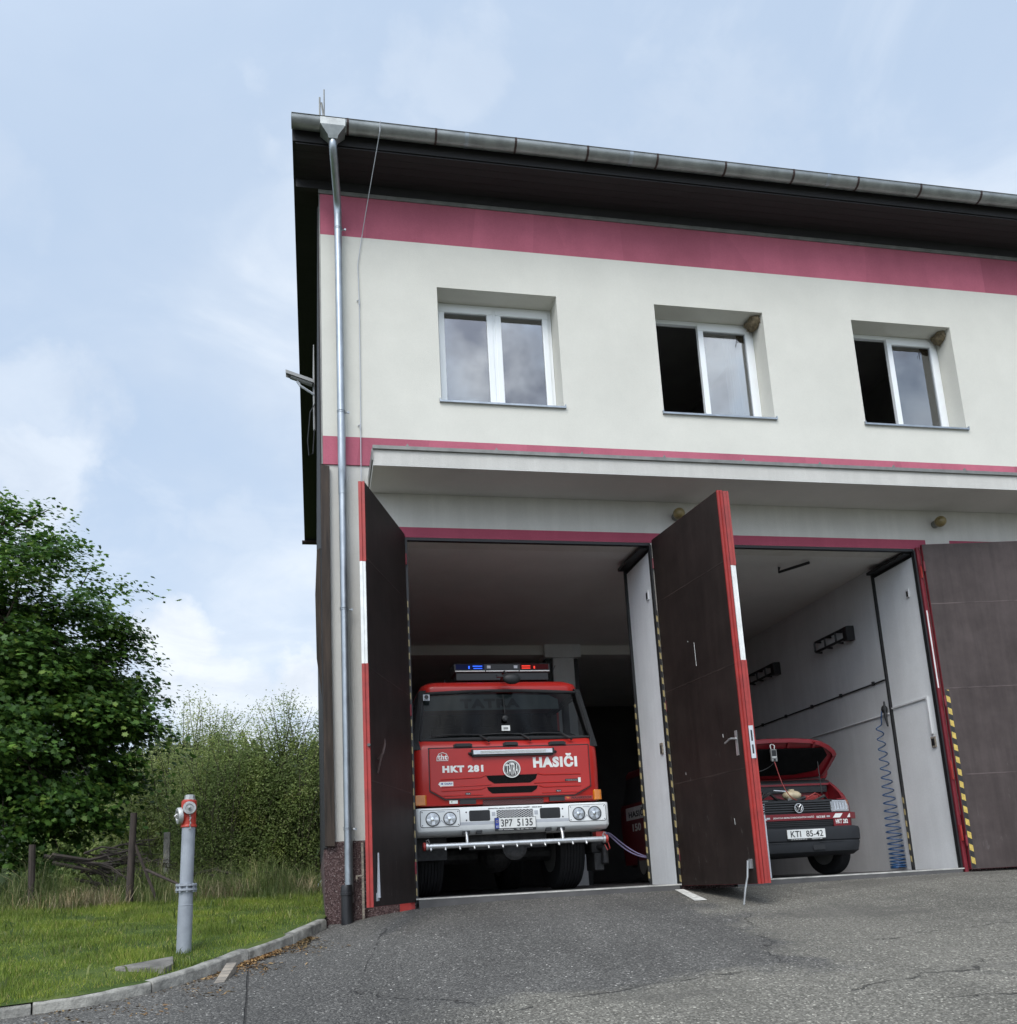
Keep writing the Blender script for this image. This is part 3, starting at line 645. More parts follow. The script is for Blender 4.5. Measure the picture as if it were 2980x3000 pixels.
# garage door leaves
def leaf(px, py, ang, width, face, zb, zt, facemat='door', handle=None, rod=None, label=None, tape=False, lock=0, thick=.06, white='dwhite'):
    """leaf hinged at (px, py) pointing along ang; face=+1 puts the inner sheet on the left of that direction"""
    d = Vector((math.cos(ang), math.sin(ang), 0)); n = Vector((-d.y, d.x, 0)) * face; o0 = Vector((px, py, 0))
    def B(mb, u0, u1, t0, t1, z0, z1):
        vs = [tuple(o0 + d * u + n * t + Vector((0, 0, z))) for z in (z0, z1) for (u, t) in ((u0, t0), (u1, t0), (u1, t1), (u0, t1))]
        mb.add(vs, [(0, 3, 2, 1), (4, 5, 6, 7), (0, 1, 5, 4), (1, 2, 6, 5), (2, 3, 7, 6), (3, 0, 4, 7)])
    def P(u, t, z): return tuple(o0 + d * u + n * t + Vector((0, 0, z)))
    m = MB(); B(m, .0, width - .012, -.004, .0, zb + .004, zt - .004); B(m, .0, width - .012, -thick, -thick + .004, zb + .004, zt - .004)
    D = m.build('garage_door', facemat, ST)
    if label: D['label'] = label
    e = MB()
    B(e, -.004, .05, -thick + .004, -.0042, zb, zt); B(e, .05, width - .05, -thick + .004, -.0042, zb, zb + .04); B(e, .05, width - .05, -thick + .004, -.0042, zt - .04, zt)
    e.build('door_frame_bar', 'deepred', D)
    for z0, z1, mt in ((zb, 2.412, 'doorred'), (2.412, 3.52, white), (3.52, zt, 'doorred')):
        e = MB(); B(e, width - .05, width, -thick + .003, -.0045, z0, z1)
        B(e, width - .012, width + .012, -thick - .004, -thick * .55, z0, z1)
        if mt != 'dwhite': B(e, width - .012, width + .004, -.018, .003, z0, z1)
        e.build('door_edge_strip', mt, D)
    if tape: t = MB(); B(t, .012, .062, .0008, .003, zb + .02, 2.35); t.build('hazard_tape', 'hazard', D)
    if lock:
        t = MB(); B(t, width + .0125, width + .016, -thick - .002, -thick * .2, 1.31, 1.67); t.build('lock_plate', 'silver', D)
        t = MB(); B(t, width + .0162, width + .0172, -thick * .75, -thick * .45, 1.36, 1.46); B(t, width + .0162, width + .0172, -thick * .75, -thick * .45, 1.50, 1.62); t.build('lock_slot', 'black', D)
    if handle:
        t = MB(); B(t, width - .145, width - .105, .0005, .010, 1.36, 1.635); t.tube([P(width - .125, .008, 1.545), P(width - .125, .07, 1.545), P(width - .15, .075, 1.545), P(width - .255, .07, 1.515)], .011, 8)
        t.build('door_handle', 'silver', D, smooth=40)
    if rod == 'down':
        t = MB(); B(t, width - .125, width - .07, .001, .02, .14, .24); t.tube([P(width - .115, .03, .225), P(width - .125, .045, .06), P(width - .145, .075, -.07), P(width - .165, .10, ground(*P(width - .165, .10, 0)[:2]) + .004)], [.013, .012, .012, .011], 8)
        t.build('door_stop', 'silver', D)
    if rod == 'up':
        t = MB(); B(t, width - .16, width - .10, .001, .014, .02, .10); t.tube([P(width - .12, .02, .05), P(width - .135, .018, .29), P(width - .15, .016, .49)], [.02, .013, .008], 8); t.build('door_stop', 'lightgrey', D)
    # hinges on the pivot
    h = MB()
    for z in (.35, 2.2, 4.1): h.lathe([(.016, -.07), (.016, .07)], tuple(o0 + Vector((0, 0, z)) - d * .012), n=8)
    h.build('door_hinge', 'deepred', D)
    return D, P
ZT = 4.425
L1, P1 = leaf(.985, -.012, math.atan2(-1.512, -.575), 1.612, 1, -.035, ZT, 'door', label='leftmost door leaf, opened beside the downpipe', rod='up', lock=0)
t = MB(); t.tube([P1(1.36, .004, 1.44), P1(1.36, .06, 1.50), P1(1.33, .075, 1.60), P1(1.28, .06, 1.66)], [.016, .016, .012, .008], 8); t.tube([P1(1.38, .004, 1.30), P1(1.37, .05, 1.48)], .012, 8)
t.build('door_handle', 'brownmetal', L1, smooth=40)
t = MB(); t.tube([(.405, -1.53, 1.555), (.40, -1.545, 1.56)], .018, 8); t.build('lock_bolt', 'black', L1)
LEAF_A = leaf(4.222, -.012, math.atan2(-1.597, .213), 1.612, -1, -.022, ZT, 'door', handle=True, rod='down', label='nearer brown door leaf with lever handle and floor prop', lock=0, white='doorred')
LA, PA = LEAF_A
for u, z0, z1, wd in ((.80, 2.53, 2.82, .010), (.66, 2.86, 2.875, .014), (1.22, 1.60, 1.64, .010), (1.28, .62, .69, .008)):
    t = MB(); t.add([PA(u, .0012, z0), PA(u + wd, .0012, z0), PA(u + wd * .6, .0012, z1), PA(u - .004, .0012, z1)], [(0, 1, 2, 3)]); t.build('paint_scratch', 'dwhite', LA)
D2, P2 = leaf(4.900, -.012, math.atan2(-1.578, -.318), 1.612, 1, -.020, ZT, 'door', label='red backed leaf folded against the handle leaf', lock=1)
t = MB(); t.tube([P2(1.54, .018, .03), P2(1.57, .018, .32), P2(1.58, .018, .70)], [.022, .014, .01], 8); t.build('door_stop', 'lightgrey', D2)
leaf(8.175, -.085, math.atan2(-.255, 1.58), 1.612, -1, -.02, ZT, 'door_lit', tape=True, label='paler brown door leaf folded right back against the wall')
for px, s, fx in ((8.82, 1, 1), (12.02, -1, -1)):
    leaf(px, .06, 0 if s > 0 else math.pi, 1.59, -fx, -.02, 4.39, 'door')
# low red jamb feet and grey strip beside leaf 1
m = MB(); m.box(.80, .97, -.02, .012, -.14, -.035); m.build('jamb_foot', 'doorred', ST)
m = MB(); m.box(.375, .40, -.06, -.03, -.20, .66); m.tube([(.33, -.05, .29), (.39, -.055, .29)], .012, 6); m.tube([(.32, -.05, .25), (.32, -.05, .30)], .014, 6); m.build('door_catch', 'wood', ST)

# ------------------------------------------------------------------ fittings on and in the building
m = MB(); CP = thing('security_camera', 'grey bullet security camera on a pole at the left corner of the building', 'camera', (-.1, .28, 6.6))
MB().tube([(-.10, .30, 5.93), (-.10, .30, 6.75), (-.098, .30, 7.15)], [.014, .014, .007], 8).build('pole', 'camgrey', CP)
dr = Vector((-.36, -.02, .11)).normalized(); c0 = Vector((-.12, .26, 6.56))
m = MB(); m.tube([c0, c0 + dr * .28], .034, 12); m.build('camera_body', 'camgrey', CP, smooth=40)
m = MB(); m.loft([[tuple(c0 + dr * t + Vector((0, sy, sz))) for sy, sz in ((-.055, .0), (-.055, .045), (.055, .045), (.055, .0), (.048, .0), (.048, .038), (-.048, .038), (-.048, .0))] for t in (-.02, .35)]); m.build('sun_shield', 'camgrey', CP)
MB().tube([c0 + dr * .275, c0 + dr * .285], .033, 12).build('lens', 'plastic', CP)
MB().tube([c0 + dr * .2 - Vector((0, 0, .035)), c0 + dr * .16 - Vector((0, 0, .085)), (-.10, .29, 6.43)], .016, 6).build('bracket', 'lightgrey', CP)
MB().tube([(-.085, .27, 6.30), (-.15, .24, 6.15), (-.185, .24, 5.75), (-.17, .24, 5.55), (-.12, .24, 5.58), (-.10, .27, 5.93)], .007, 6).build('cable', 'plastic', CP)
for x, y, lab in ((4.60, -.05, 'round amber wall lamp half hidden behind the handle leaf'), (8.505, -.05, 'round amber wall lamp above the pillar by the folded back door leaf')):
    g = thing('wall_lamp', lab, 'lamp', (x, .02, 4.76), 'globe lamps under the canopy')
    MB().lathe([(.055, 0), (.05, .05), (.042, .07)], (x, .018, 4.765), (-.1, -1, 0), 14).build('lamp_base', 'flash', g, smooth=40)
    MB().ball((x - .0, -.115, 4.762), .078, .085, .078, 18, 12).build('lamp_globe', 'gold', g, smooth=70)
for y0, y1, lab in ((1.655, 2.61, 'black caged tube lamp nearer the door opening on the white wall'), (4.05, 5.04, 'black caged tube lamp further back on the white wall')):
    g = thing('caged_lamp', lab, 'lamp', (8.075, y0, 3.58), 'caged lamps along the dividing wall')
    MB().box(8.02, 8.0755, y0 + .02, y1 - .02, 3.60, 3.68).build('lamp_body', 'inner', g)
    c = MB()
    for z in (3.56, 3.72): c.tube([(7.965, y0, z), (7.965, y1, z)], .020, 6)
    for k in range(4):
        yy = y0 + (y1 - y0) * k / 3; c.tube([(8.0755, yy, 3.55), (7.975, yy, 3.555), (7.955, yy, 3.58), (7.955, yy, 3.70), (7.975, yy, 3.725), (8.0755, yy, 3.73)], .017, 6)
    c.box(7.945, 8.0755, y0 - .02, y0 + .10, 3.515, 3.725); c.build('lamp_cage', 'black', g)
m = MB(); m.tube([(8.07, .99 + .05, 2.74), (8.07, 9.0, 2.755)], .012, 6)
for k in range(9): m.box(8.05, 8.085, 1.3 + .9 * k, 1.34 + .9 * k, 2.72, 2.775)
tag(m.build('conduit', 'plastic'), 'thin dark conduit with clips along the white dividing wall', 'conduit')
CB = thing('cable_duct', 'white cable duct running across the white pillar down to a socket', 'cable duct', (8.1, .2, 2.3))
m = MB(); m.tube([(8.075, 9, 2.235), (8.075, 1.05, 2.24)], .013, 6); m.box(8.095, 8.113, .205, 1.04, 2.296, 2.318); m.box(8.085, 8.113, .178, .206, 1.80, 2.318); m.build('duct', 'inner', CB)
m = MB(); m.box(8.095, 8.113, .15, .235, 1.615, 1.76); m.build('socket_box', 'wood', CB); MB().box(8.090, 8.0945, .165, .22, 1.64, 1.735).build('socket_hole', 'black', CB)
for x, y0, y1, z0, z1, nm, lab in ((4.205, .215, .29, 3.68, 3.81, 'wall_socket', 'small black socket high on the pillar left of the handle leaf'), (8.106, .245, .305, 3.765, 3.885, 'wall_socket', 'small black socket high on the pillar by the folded back door leaf'),
                                   (4.205, .185, .265, 1.625, 1.765, 'junction_box', 'open brown junction box at mid height on the left white pillar')):
    g = thing(nm, lab, 'socket' if 'sock' in nm else 'junction box', (x, y0, z0))
    MB().box(x - .012, x + .006, y0, y1, z0, z1).build('box', 'wood' if nm == 'junction_box' else 'inner', g); MB().box(x - .016, x - .0125, y0 + .012, y1 - .012, z0 + .012, z1 - .03).build('opening', 'black' if nm == 'wall_socket' else 'post', g)
m = MB(); m.tube([(6.55, .95, 4.43), (6.55, .98, 4.36), (6.80, .55, 4.36)], [.02, .02, .022], 6); tag(m.build('ceiling_bracket', 'black'), 'short black bracket hanging from the ceiling above the van', 'bracket')
# coiled air hose
hp = []
for i in range(440):
    t = i / 439; z = 2.10 - 2.06 * (1 - (1 - t) ** 1.65); a = i * .31 ; r = .045 + .062 * min(1, t * 1.8)
    hp.append((8.0 - .02 + r * math.cos(a) - .02, 1.16 + r * math.sin(a) * .9, max(.015, z)))
AH = thing('air_hose', 'coiled blue air hose hanging beside the white pillar', 'hose', (7.97, 1.1, 0))
MB().tube([(8.0, 1.10, 2.30), (7.98, 1.11, 2.2)] + hp, .0085, 6).build('hose', 'hoseblue', AH, smooth=60)
m = MB(); m.ball((8.03, 1.08, 2.31), .045, .05, .06); m.tube([(8.02, 1.05, 2.42), (8.01, 1.05, 2.2), (8.02, 1.04, 2.05)], [.012, .02, .012], 8); m.build('coupling', 'plastic', AH)
# nests in the window corners
for x0, dens, lab in ((XW[1] + WW, 1, 'large round mud nest in the top corner of the middle window'), (XW[2] + WW, .55, 'half broken mud nest in the top corner of the right window')):
    m = MB(); loops = []
    for k in range(9):
        t = k / 8; r = (.02 + .10 * math.sin(min(1, t * 1.15) * math.pi * .55)) * (1 if dens == 1 else .82)
        loops.append([(x0 - .055 + r * math.cos(a) * (.85 + .2 * math.sin(3 * a + k)), .20 + r * 1.25 * math.sin(a), 7.77 + .155 * t + .008 * math.sin(5 * a + k)) for a in np.linspace(0, 2 * math.pi, 18, endpoint=False)])
    m.loft(loops)
    for q in range(14): a = rnd(0, 6.28); m.tube([(x0 - .06 + .08 * math.cos(a), .17 + .1 * math.sin(a), 7.9), (x0 - .06 + .11 * math.cos(a + .4), .15 + .12 * math.sin(a + .4), 7.80 - rnd(0, .05))], .004, 4)
    tag(m.build('bird_nest', 'nest', smooth=50), lab, 'nest', 'bird nests in the window reveals')
struct(MB().add([(3.96, -.99, ground(3.9, -.99) + .006), (4.11, -.99, ground(4.1, -.99) + .006), (4.215, -.06, -.060), (4.10, -.06, -.060)], [(0, 1, 2, 3)]).build('road_marking', 'paintline', fix=False))
# grey drain pipe poking round the rear of the side wall
m = MB(); m.tube([(-.32, 6.3, .12), (-.05, 6.4, .24), (.0, 6.42, .30)], .06, 14); tag(m.build('drain_pipe', 'lightgrey', smooth=40), 'grey plastic drain pipe lying on the grass by the side wall', 'pipe')

# ------------------------------------------------------------------ fire truck
FT = thing('fire_truck', 'red fire truck with white bumper parked nose out in the left garage bay', 'fire truck', (2.285, .45, 0))
def sec(z, x0, x1, yf, yb, r=.12): return [(p[0], p[1], z) for p in rrect(x0, x1, yf, yb, r)]
m = MB(); m.loft([sec(z, a, b, y, 2.4, .13) for z, a, b, y in ((1.10, 1.075, 3.445, .60), (1.24, 1.06, 3.465, .575), (1.50, 1.055, 3.468, .565), (1.80, 1.06, 3.462, .565), (1.86, 1.07, 3.452, .59), (1.925, 1.09, 3.435, .64))])
BODY = m.build('cab_body', 'red', FT, smooth=50, bevel=.01)
m = MB(); m.loft([sec(z, a, b, y, 2.4, .16) for z, a, b, y in ((2.56, 1.20, 3.325, .79), (2.62, 1.205, 3.32, .775), (2.68, 1.225, 3.30, .80), (2.73, 1.30, 3.225, .90), (2.765, 1.45, 3.07, 1.10), (2.775, 1.7, 2.8, 1.4))])
m.build('cab_roof', 'red', FT, smooth=60)
# dark corner posts, door frames and interior
for s in (-1, 1):
    X = lambda v: 2.26 + s * v; m = MB()
    m.loft([[(X(i), yf, z), (X(o), yf + .03, z), (X(o + .005), yf + .28, z), (X(i), yf + .28, z)] for z, i, o, yf in ((1.80, 1.095, 1.208, .565), (1.93, 1.118, 1.190, .600), (2.25, 1.070, 1.130, .665), (2.55, 1.015, 1.082, .735), (2.60, .98, 1.070, .76))])
    m.box(min(X(1.02), X(1.10)), max(X(1.02), X(1.10)), 1.45, 1.56, 1.9, 2.56); m.box(min(X(1.02), X(1.12)), max(X(1.02), X(1.12)), 2.2, 2.4, 1.9, 2.6)
    m.box(min(X(1.0), X(1.07)), max(X(1.0), X(1.07)), .8, 2.4, 2.50, 2.60); m.box(min(X(1.10), X(1.195)), max(X(1.10), X(1.195)), .84, 2.4, 1.79, 1.93)
    m.build('cab_pillar', 'plastic', FT, bevel=.006)
m = MB(); m.box(1.15, 3.37, .70, 1.15, 1.72, 1.955); m.loft([[(1.2, .8, 1.955), (3.3, .8, 1.955), (3.3, 1.15, 1.955), (1.2, 1.15, 1.955)], [(1.3, .9, 2.03), (3.2, .9, 2.03), (3.2, 1.12, 2.01), (1.3, 1.12, 2.01)]]); m.build('dashboard', 'plastic', FT)
m = MB(); m.box(1.1, 3.4, 2.32, 2.4, 1.9, 2.6); m.build('cab_rear_wall', 'seat', FT)
for x in (1.45, 2.05, 2.75):
    m = MB(); m.box(x, x + .46, 1.75, 1.9, 1.7, 2.28); m.box(x + .1, x + .36, 1.78, 1.88, 2.29, 2.46); m.build('seat', 'seat', FT, bevel=.04)
m = MB(); m.lathe([(.23, -.015), (.25, 0), (.23, .015), (.215, 0), (.23, -.015)], (2.95, 1.2, 2.06), (0, -.5, 1), 24, cap=False); m.tube([(2.95, 1.1, 1.9), (2.95, 1.2, 2.05)], .03); m.build('steering_wheel', 'plastic', FT, smooth=60)
def wsp(u, v):                                    # curved windscreen surface
    xl = 1.165 + (1.232 - 1.165) * v; xr = 3.39 + (3.275 - 3.39) * v; x = xl + (xr - xl) * u
    return (x, .655 + .12 * v - .035 * (1 - (2 * u - 1) ** 2), 1.93 + .62 * v + .028 * math.sin(math.pi * u) * v)
N = 14; m = MB(); vs = [wsp(i / N, j / 6) for j in range(7) for i in range(N + 1)]
m.add(vs, [(j * (N + 1) + i, j * (N + 1) + i + 1, (j + 1) * (N + 1) + i + 1, (j + 1) * (N + 1) + i) for j in range(6) for i in range(N)])
m.build('windscreen', 'windscreen', FT, smooth=80, fix=False)
ring = [wsp(i / N, 0) for i in range(N + 1)] + [wsp(1, j / 6) for j in range(1, 7)] + [wsp(1 - i / N, 1) for i in range(1, N + 1)] + [wsp(0, 1 - j / 6) for j in range(1, 7)]
MB().tube([(p[0], p[1] - .004, p[2]) for p in ring], .024, 6).build('windscreen_seal', 'rubber', FT, smooth=60)
m = MB(); vs = [(1.24 + 1.78 * i / N, wsp(.0 + .8 * i / N, .64 + .30 * j)[1] + .02, 2.325 + .19 * j + .02 * math.sin(math.pi * (i / N)) * j - (.05 if i in (0, N) and j else 0)) for j in (0, 1) for i in range(N + 1)]
m.add(vs, [(i, i + 1, N + 2 + i, N + 1 + i) for i in range(N)])
SUN = m.build('sun_strip', 'sunstrip', FT, fix=False)
text('sun_strip_lettering', 'TATRA', 1.71, 2.49, 2.350, 2.475, .722, 'black', SUN, bold=.05, mtx=Matrix(((1, 0, 0, 0), (0, 1, .194, -.194 * 2.41), (0, 0, 1, 0), (0, 0, 0, 1))))
m = MB(); m.box(1.225, 1.308, .665, .669, 2.445, 2.525); ST1 = m.build('windscreen_sticker', 'lightgrey', FT); MB().lathe([(.028, 0), (.028, .002)], (1.267, .664, 2.492), (0, -1, 0), 14).build('sticker_emblem', 'black', ST1); text('sticker_text', 'OK', 1.235, 1.298, 2.448, 2.462, .664, 'black', ST1, bold=.02)
m = MB(); m.box(2.215, 2.325, .622, .626, 2.03, 2.10); PS = m.build('pass_card', 'dwhite', FT); m = MB(); m.box(2.24, 2.30, .619, .6215, 2.05, 2.075); m.build('card_print', 'camgrey', PS)
m = MB(); m.tube([(2.27, .70, 2.52), (2.27, .64, 2.30), (2.27, .635, 2.26)], .006, 5); m.lathe([(.04, 0), (.04, .02), (.02, .03)], (2.27, .64, 2.19), (0, -1, 0), 14); m.build('hanging_tag', 'plastic', FT)
# bonnet flap with pressed ribs
hp_ = [(1.262, 1.808), (3.326, 1.812), (3.324, 1.286), (3.11, 1.178), (1.446, 1.178), (1.26, 1.286)]
HD = MB().prism(hp_, 'y', .548, .60).build('bonnet_flap', 'red', FT, bevel=.012, seg=3)
m = MB(); m.prism([(1.252, 1.822), (3.336, 1.826), (3.334, 1.280), (3.113, 1.166), (1.443, 1.166), (1.25, 1.280)], 'y', .558, .59); m.build('bonnet_gap', 'black', FT)
m = MB()
for pts in (([(1.40, 1.418), (1.90, 1.432), (1.97, 1.462)]), ([(3.20, 1.442), (2.70, 1.444), (2.63, 1.462)]), ([(1.40, 1.275), (1.9, 1.285), (1.96, 1.31)]), ([(3.19, 1.29), (2.70, 1.288), (2.64, 1.31)]), ([(1.40, 1.325), (1.92, 1.335), (2.03, 1.338)]), ([(3.2, 1.345), (2.7, 1.345), (2.58, 1.342)]), ([(1.42, 1.215), (1.92, 1.215)]), ([(3.15, 1.215), (2.68, 1.215)])):
    MB().tube([(p[0], .549, p[1]) for p in pts], .009, 6).build('bonnet_rib', 'red', HD, smooth=60)
for pts in ([(1.97, 1.452), (2.63, 1.456), (2.605, 1.395), (2.53, 1.350), (2.07, 1.350), (2.0, 1.395)], [(1.975, 1.308), (2.628, 1.31), (2.61, 1.268), (2.545, 1.226), (2.04, 1.226), (1.99, 1.265)]):
    m = MB(); m.prism(pts, 'y', .5445, .56); m.build('grille_slot', 'mesh_dark', HD)
EM = MB().lathe([(.112, 0), (.112, .012), (.104, .016)], (2.299, .5475, 1.528), (0, -1, 0), 32).build('emblem', 'black', HD, smooth=40)
m = MB(); m.lathe([(.113, .010), (.113, .018), (.100, .018), (.100, .010), (.113, .010)], (2.299, .5475, 1.528), (0, -1, 0), 32, cap=False); m.lathe([(.092, .0165), (.092, .0175), (.0885, .0175), (.0885, .0165), (.092, .0165)], (2.299, .5475, 1.528), (0, -1, 0), 32, cap=False); m.build('emblem_ring', 'dwhite', EM)
for ch, a, b, z in (('T', 2.222, 2.262, .058), ('A', 2.256, 2.292, .074), ('T', 2.284, 2.318, .078), ('R', 2.316, 2.346, .074), ('A', 2.344, 2.380, .058)): text('emblem_letter', ch, a, b, 1.528 - z, 1.528 + z, .5295, 'dwhite', EM, bold=.015)
text('bonnet_lettering', 'HKT 281', 1.42, 1.938, 1.503, 1.590, .546, 'dwhite', HD, bold=.065)
text('bonnet_lettering', 'HASIČI', 2.583, 3.164, 1.535, 1.712, .546, 'dwhite', HD, bold=.06)
m = MB(); lg = [(1.355, 1.655), (1.497, 1.655), (1.497, 1.70), (1.475, 1.74), (1.43, 1.757), (1.385, 1.742), (1.36, 1.70)]; m.tube([(p[0], .5455, p[1]) for p in lg + lg[:1]], .005, 5); LG = m.build('maker_badge', 'dwhite', HD); text('maker_badge_text', 'tht', 1.368, 1.488, 1.667, 1.735, .546, 'dwhite', LG, bold=.04)
m = MB(); m.prism([(1.38, 1.345), (1.36, 1.36), (1.385, 1.39), (1.55, 1.39), (1.55, 1.335), (1.40, 1.335), (1.395, 1.322)], 'y', .5445, .549); OA = m.build('bonnet_sticker', 'dwhite', HD); text('sticker_text', 'OnAir', 1.44, 1.54, 1.355, 1.378, .544, 'blue', OA, bold=.03); MB().lathe([(.011, 0), (.011, .002)], (1.41, .544, 1.366), (0, -1, 0), 10).build('sticker_dot', 'blue', OA)
m = MB(); m.prism(rrect(2.986, 3.185, 1.345, 1.382, .017), 'y', .5435, .549); TB = m.build('model_badge', 'black', HD); text('badge_text', 'TERRNO', 3.0, 3.15, 1.353, 1.374, .543, 'camgrey', TB, bold=.02); text('badge_text', '1', 3.16, 3.195, 1.335, 1.395, .542, 'dwhite', TB, bold=.03)
for x in (1.695, 2.86): m = MB(); m.prism(rrect(x, x + .07, 1.218, 1.248, .012), 'y', .543, .549); b_ = m.build('small_badge', 'plastic', HD); text('badge_text', '4x4', x + .01, x + .06, 1.225, 1.241, .5425, 'silver', b_, bold=.02)
m = MB(); m.box(2.975, 3.35, .5655, .575, 1.118, 1.165); HK = m.build('tyre_sticker', 'doorred', FT); text('sticker_text', 'HANKOOK', 3.06, 3.34, 1.125, 1.158, .565, 'black', HK, bold=.03, shear=.25); m = MB(); m.prism([(2.985, 1.158), (3.04, 1.150), (3.02, 1.128)], 'y', .5645, .566); m.build('sticker_mark', 'orange', HK)
m = MB(); m.box(1.495, 1.60, .5655, .574, 1.118, 1.158); gs = m.build('tank_sticker', 'dwhite', FT); m = MB(); m.prism([(1.515, 1.148), (1.535, 1.148), (1.525, 1.128)], 'y', .564, .566); m.build('sticker_mark', 'willow2', gs)
# led bar
LB = MB().prism([(.485, 1.715), (.535, 1.712), (.545, 1.775), (.488, 1.770)], 'x', 1.81, 2.835).build('led_bar', 'silver', FT, bevel=.004)
m = MB(); m.box(1.90, 2.745, .4825, .4865, 1.728, 1.757); m.build('led_lens', 'led', LB)
m = MB(); m.box(1.79, 1.8095, .48, .55, 1.705, 1.78); m.box(2.8355, 2.855, .48, .55, 1.705, 1.78); m.box(1.80, 2.84, .505, .55, 1.692, 1.7115); m.tube([(1.76, .54, 1.735), (1.795, .52, 1.735)], .018, 6); m.tube([(2.85, .52, 1.735), (2.89, .55, 1.735)], .018, 6); m.build('led_bracket', 'black', LB)
for a, b, z in ((1.575, 1.81, 1.845), (2.21, 2.40, 1.852), (2.805, 3.03, 1.846)):
    m = MB(); m.box(a + .02, b - .02, .53, .58, z - .022, z + .022); m.box(a, a + .03, .54, .59, z - .03, z + .015); m.box(b - .03, b, .54, .59, z - .03, z + .015); m.build('bonnet_hinge', 'plastic', FT, bevel=.004)
for x0, xe in ((2.031, 1.784), (2.575, 2.332), (3.116, 2.873)):
    m = MB(); m.tube([(x0, .565, 1.892), (x0 - .02, .545, 1.91), (xe + .12, .60, 1.985), (xe - .10, .612, 1.992)], [.018, .015, .009, .007], 6); m.tube([(xe - .50, .622, 1.972), (xe - .2, .605, 1.992), (xe + .12, .605, 1.985)], [.006, .009, .006], 5); m.build('wiper', 'plastic', FT)
for a, b in ((1.052, 1.215), (3.358, 3.468)):
    m = MB(); m.loft([[(p[0], p[1], z) for p in rrect(a, b, .555, .74, .03)] for z in (1.108, 1.235)]); m.build('turn_signal', 'orange', FT, bevel=.006)
m = MB(); m.box(1.92, 2.70, .585, .62, 1.085, 1.155); m.build('lower_grille', 'mesh_red', FT)
for a, b in ((1.625, 1.83), (2.775, 2.98)): MB().box(a, b, .566, .63, 1.108, 1.165).build('step_recess', 'black', FT)
# bumper
def bsec(z, y, r=.07, dx=0): return [(p[0], p[1], z) for p in rrect(1.055 + dx, 3.515 - dx, y, 1.15, r)]
m = MB(); m.loft([bsec(.735, .535, .07, .012), bsec(.775, .462), bsec(.79, .450), bsec(1.045, .450), bsec(1.062, .462), bsec(1.066, .50, .07, .01)]); BU = m.build('bumper', 'white', FT, smooth=40)
for x0, x1, hs in ((1.118, 1.598, (1.266, 1.477)), (2.985, 3.465, (3.110, 3.318))):
    m = MB(); m.prism(rrect(x0, x1, .835, 1.035, .025), 'y', .4445, .451); m.build('headlight_panel', 'white', BU, bevel=.003)
    g = MB(); g.prism(rrect(x0 - .006, x1 + .006, .829, 1.041, .03), 'y', .4485, .4502); g.build('panel_gap', 'plastic', BU)
    cx = sum(hs) / 2
    k = MB(); k.box(cx - .045, cx + .045, .4405, .4443, 1.012, 1.020); k.prism([(cx - .06, .852), (cx - .05, .852), (cx, .905), (cx + .05, .852), (cx + .06, .852), (cx, .918)], 'y', .4405, .4443); k.build('panel_emboss', 'lightgrey', BU)
    for cxx in hs:
        big = cxx in (1.266, 3.318); r = .088 if big else .082
        h = MB(); h.cur = 0; h.lathe([(r, 0), (r, .008), (r - .008, .010), (r - .010, .001)], (cxx, .4443, .929), (0, -1, 0), 28, cap=False); h.cur = 1
        h.lathe([(r - .010, .0012), (r * .6, -.02 + .022), (.02, .0025), (.004, .003)], (cxx, .4443, .929), (0, -1, 0), 28)
        h.build('headlight', ['plastic', 'silver'], BU, smooth=30)
        b_ = MB(); b_.lathe([(.026, .004), (.024, .012), (.006, .015)], (cxx - .004, .4443, .928), (0, -1, 0), 14)
        for q in range(4): a = q * 1.57 + .6 + cxx; b_.prism([(cxx + r * .30 * math.cos(a - .5), .929 + r * .30 * math.sin(a - .5)), (cxx + r * .78 * math.cos(a - .45), .929 + r * .78 * math.sin(a - .45)), (cxx + r * .8 * math.cos(a + .1), .929 + r * .8 * math.sin(a + .1)), (cxx + r * .33 * math.cos(a + .5), .929 + r * .33 * math.sin(a + .5))], 'y', .4412 - .0006 * q, .4425)
        b_.build('headlight_reflector', 'chrome', BU)
        MB().lathe([(r - .012, .0085), (r * .6, .013), (.004, .015)], (cxx, .4443, .929), (0, -1, 0), 28).build('headlight_lens', 'lens', BU, smooth=60, fix=False)
    k = MB()
    for bx in (x0 + .02, x1 - .02):
        for bz in (.855, 1.015): k.lathe([(.007, 0), (.006, .004)], (bx, .4443, bz), (0, -1, 0), 8)
    k.build('bolt', 'black', BU)
for a, b in ((1.716, 1.978), (2.610, 2.872)):
    k = MB(); k.prism(rrect(a, b, .886, 1.018, .02), 'y', .4455, .451); k.build('fog_recess', 'black', BU, bevel=.003)
    k = MB(); k.prism(rrect(a + .02, b - .02, .905, 1.0, .015), 'y', .4435, .4452); k.box((a + b) / 2 - .006, (a + b) / 2 + .006, .4415, .4434, .905, 1.0); k.build('fog_lens', 'plastic', BU)
    k = MB()
    for bx in (a - .035, b + .032):
        if 1.65 < bx < 1.70 or bx > 2.88:
            for bz in (.90, .998): k.lathe([(.010, 0), (.009, .004)], (bx, .4497, bz), (0, -1, 0), 10)
    k.build('bolt', 'black', BU)
MB().box(2.06, 2.524, .4465, .4505, .90, 1.012).build('bumper_mesh', 'mesh_light', BU)
for x in (2.0, 2.54): MB().box(x, x + .045, .447, .4505, .94, .99).build('bumper_pad', 'lightgrey', BU)
MB().box(1.60, 2.03, .4485, .4505, .842, .878).build('bumper_stripe', 'lightgrey', BU); MB().box(2.55, 2.98, .4485, .4505, .842, .878).build('bumper_stripe', 'lightgrey', BU)
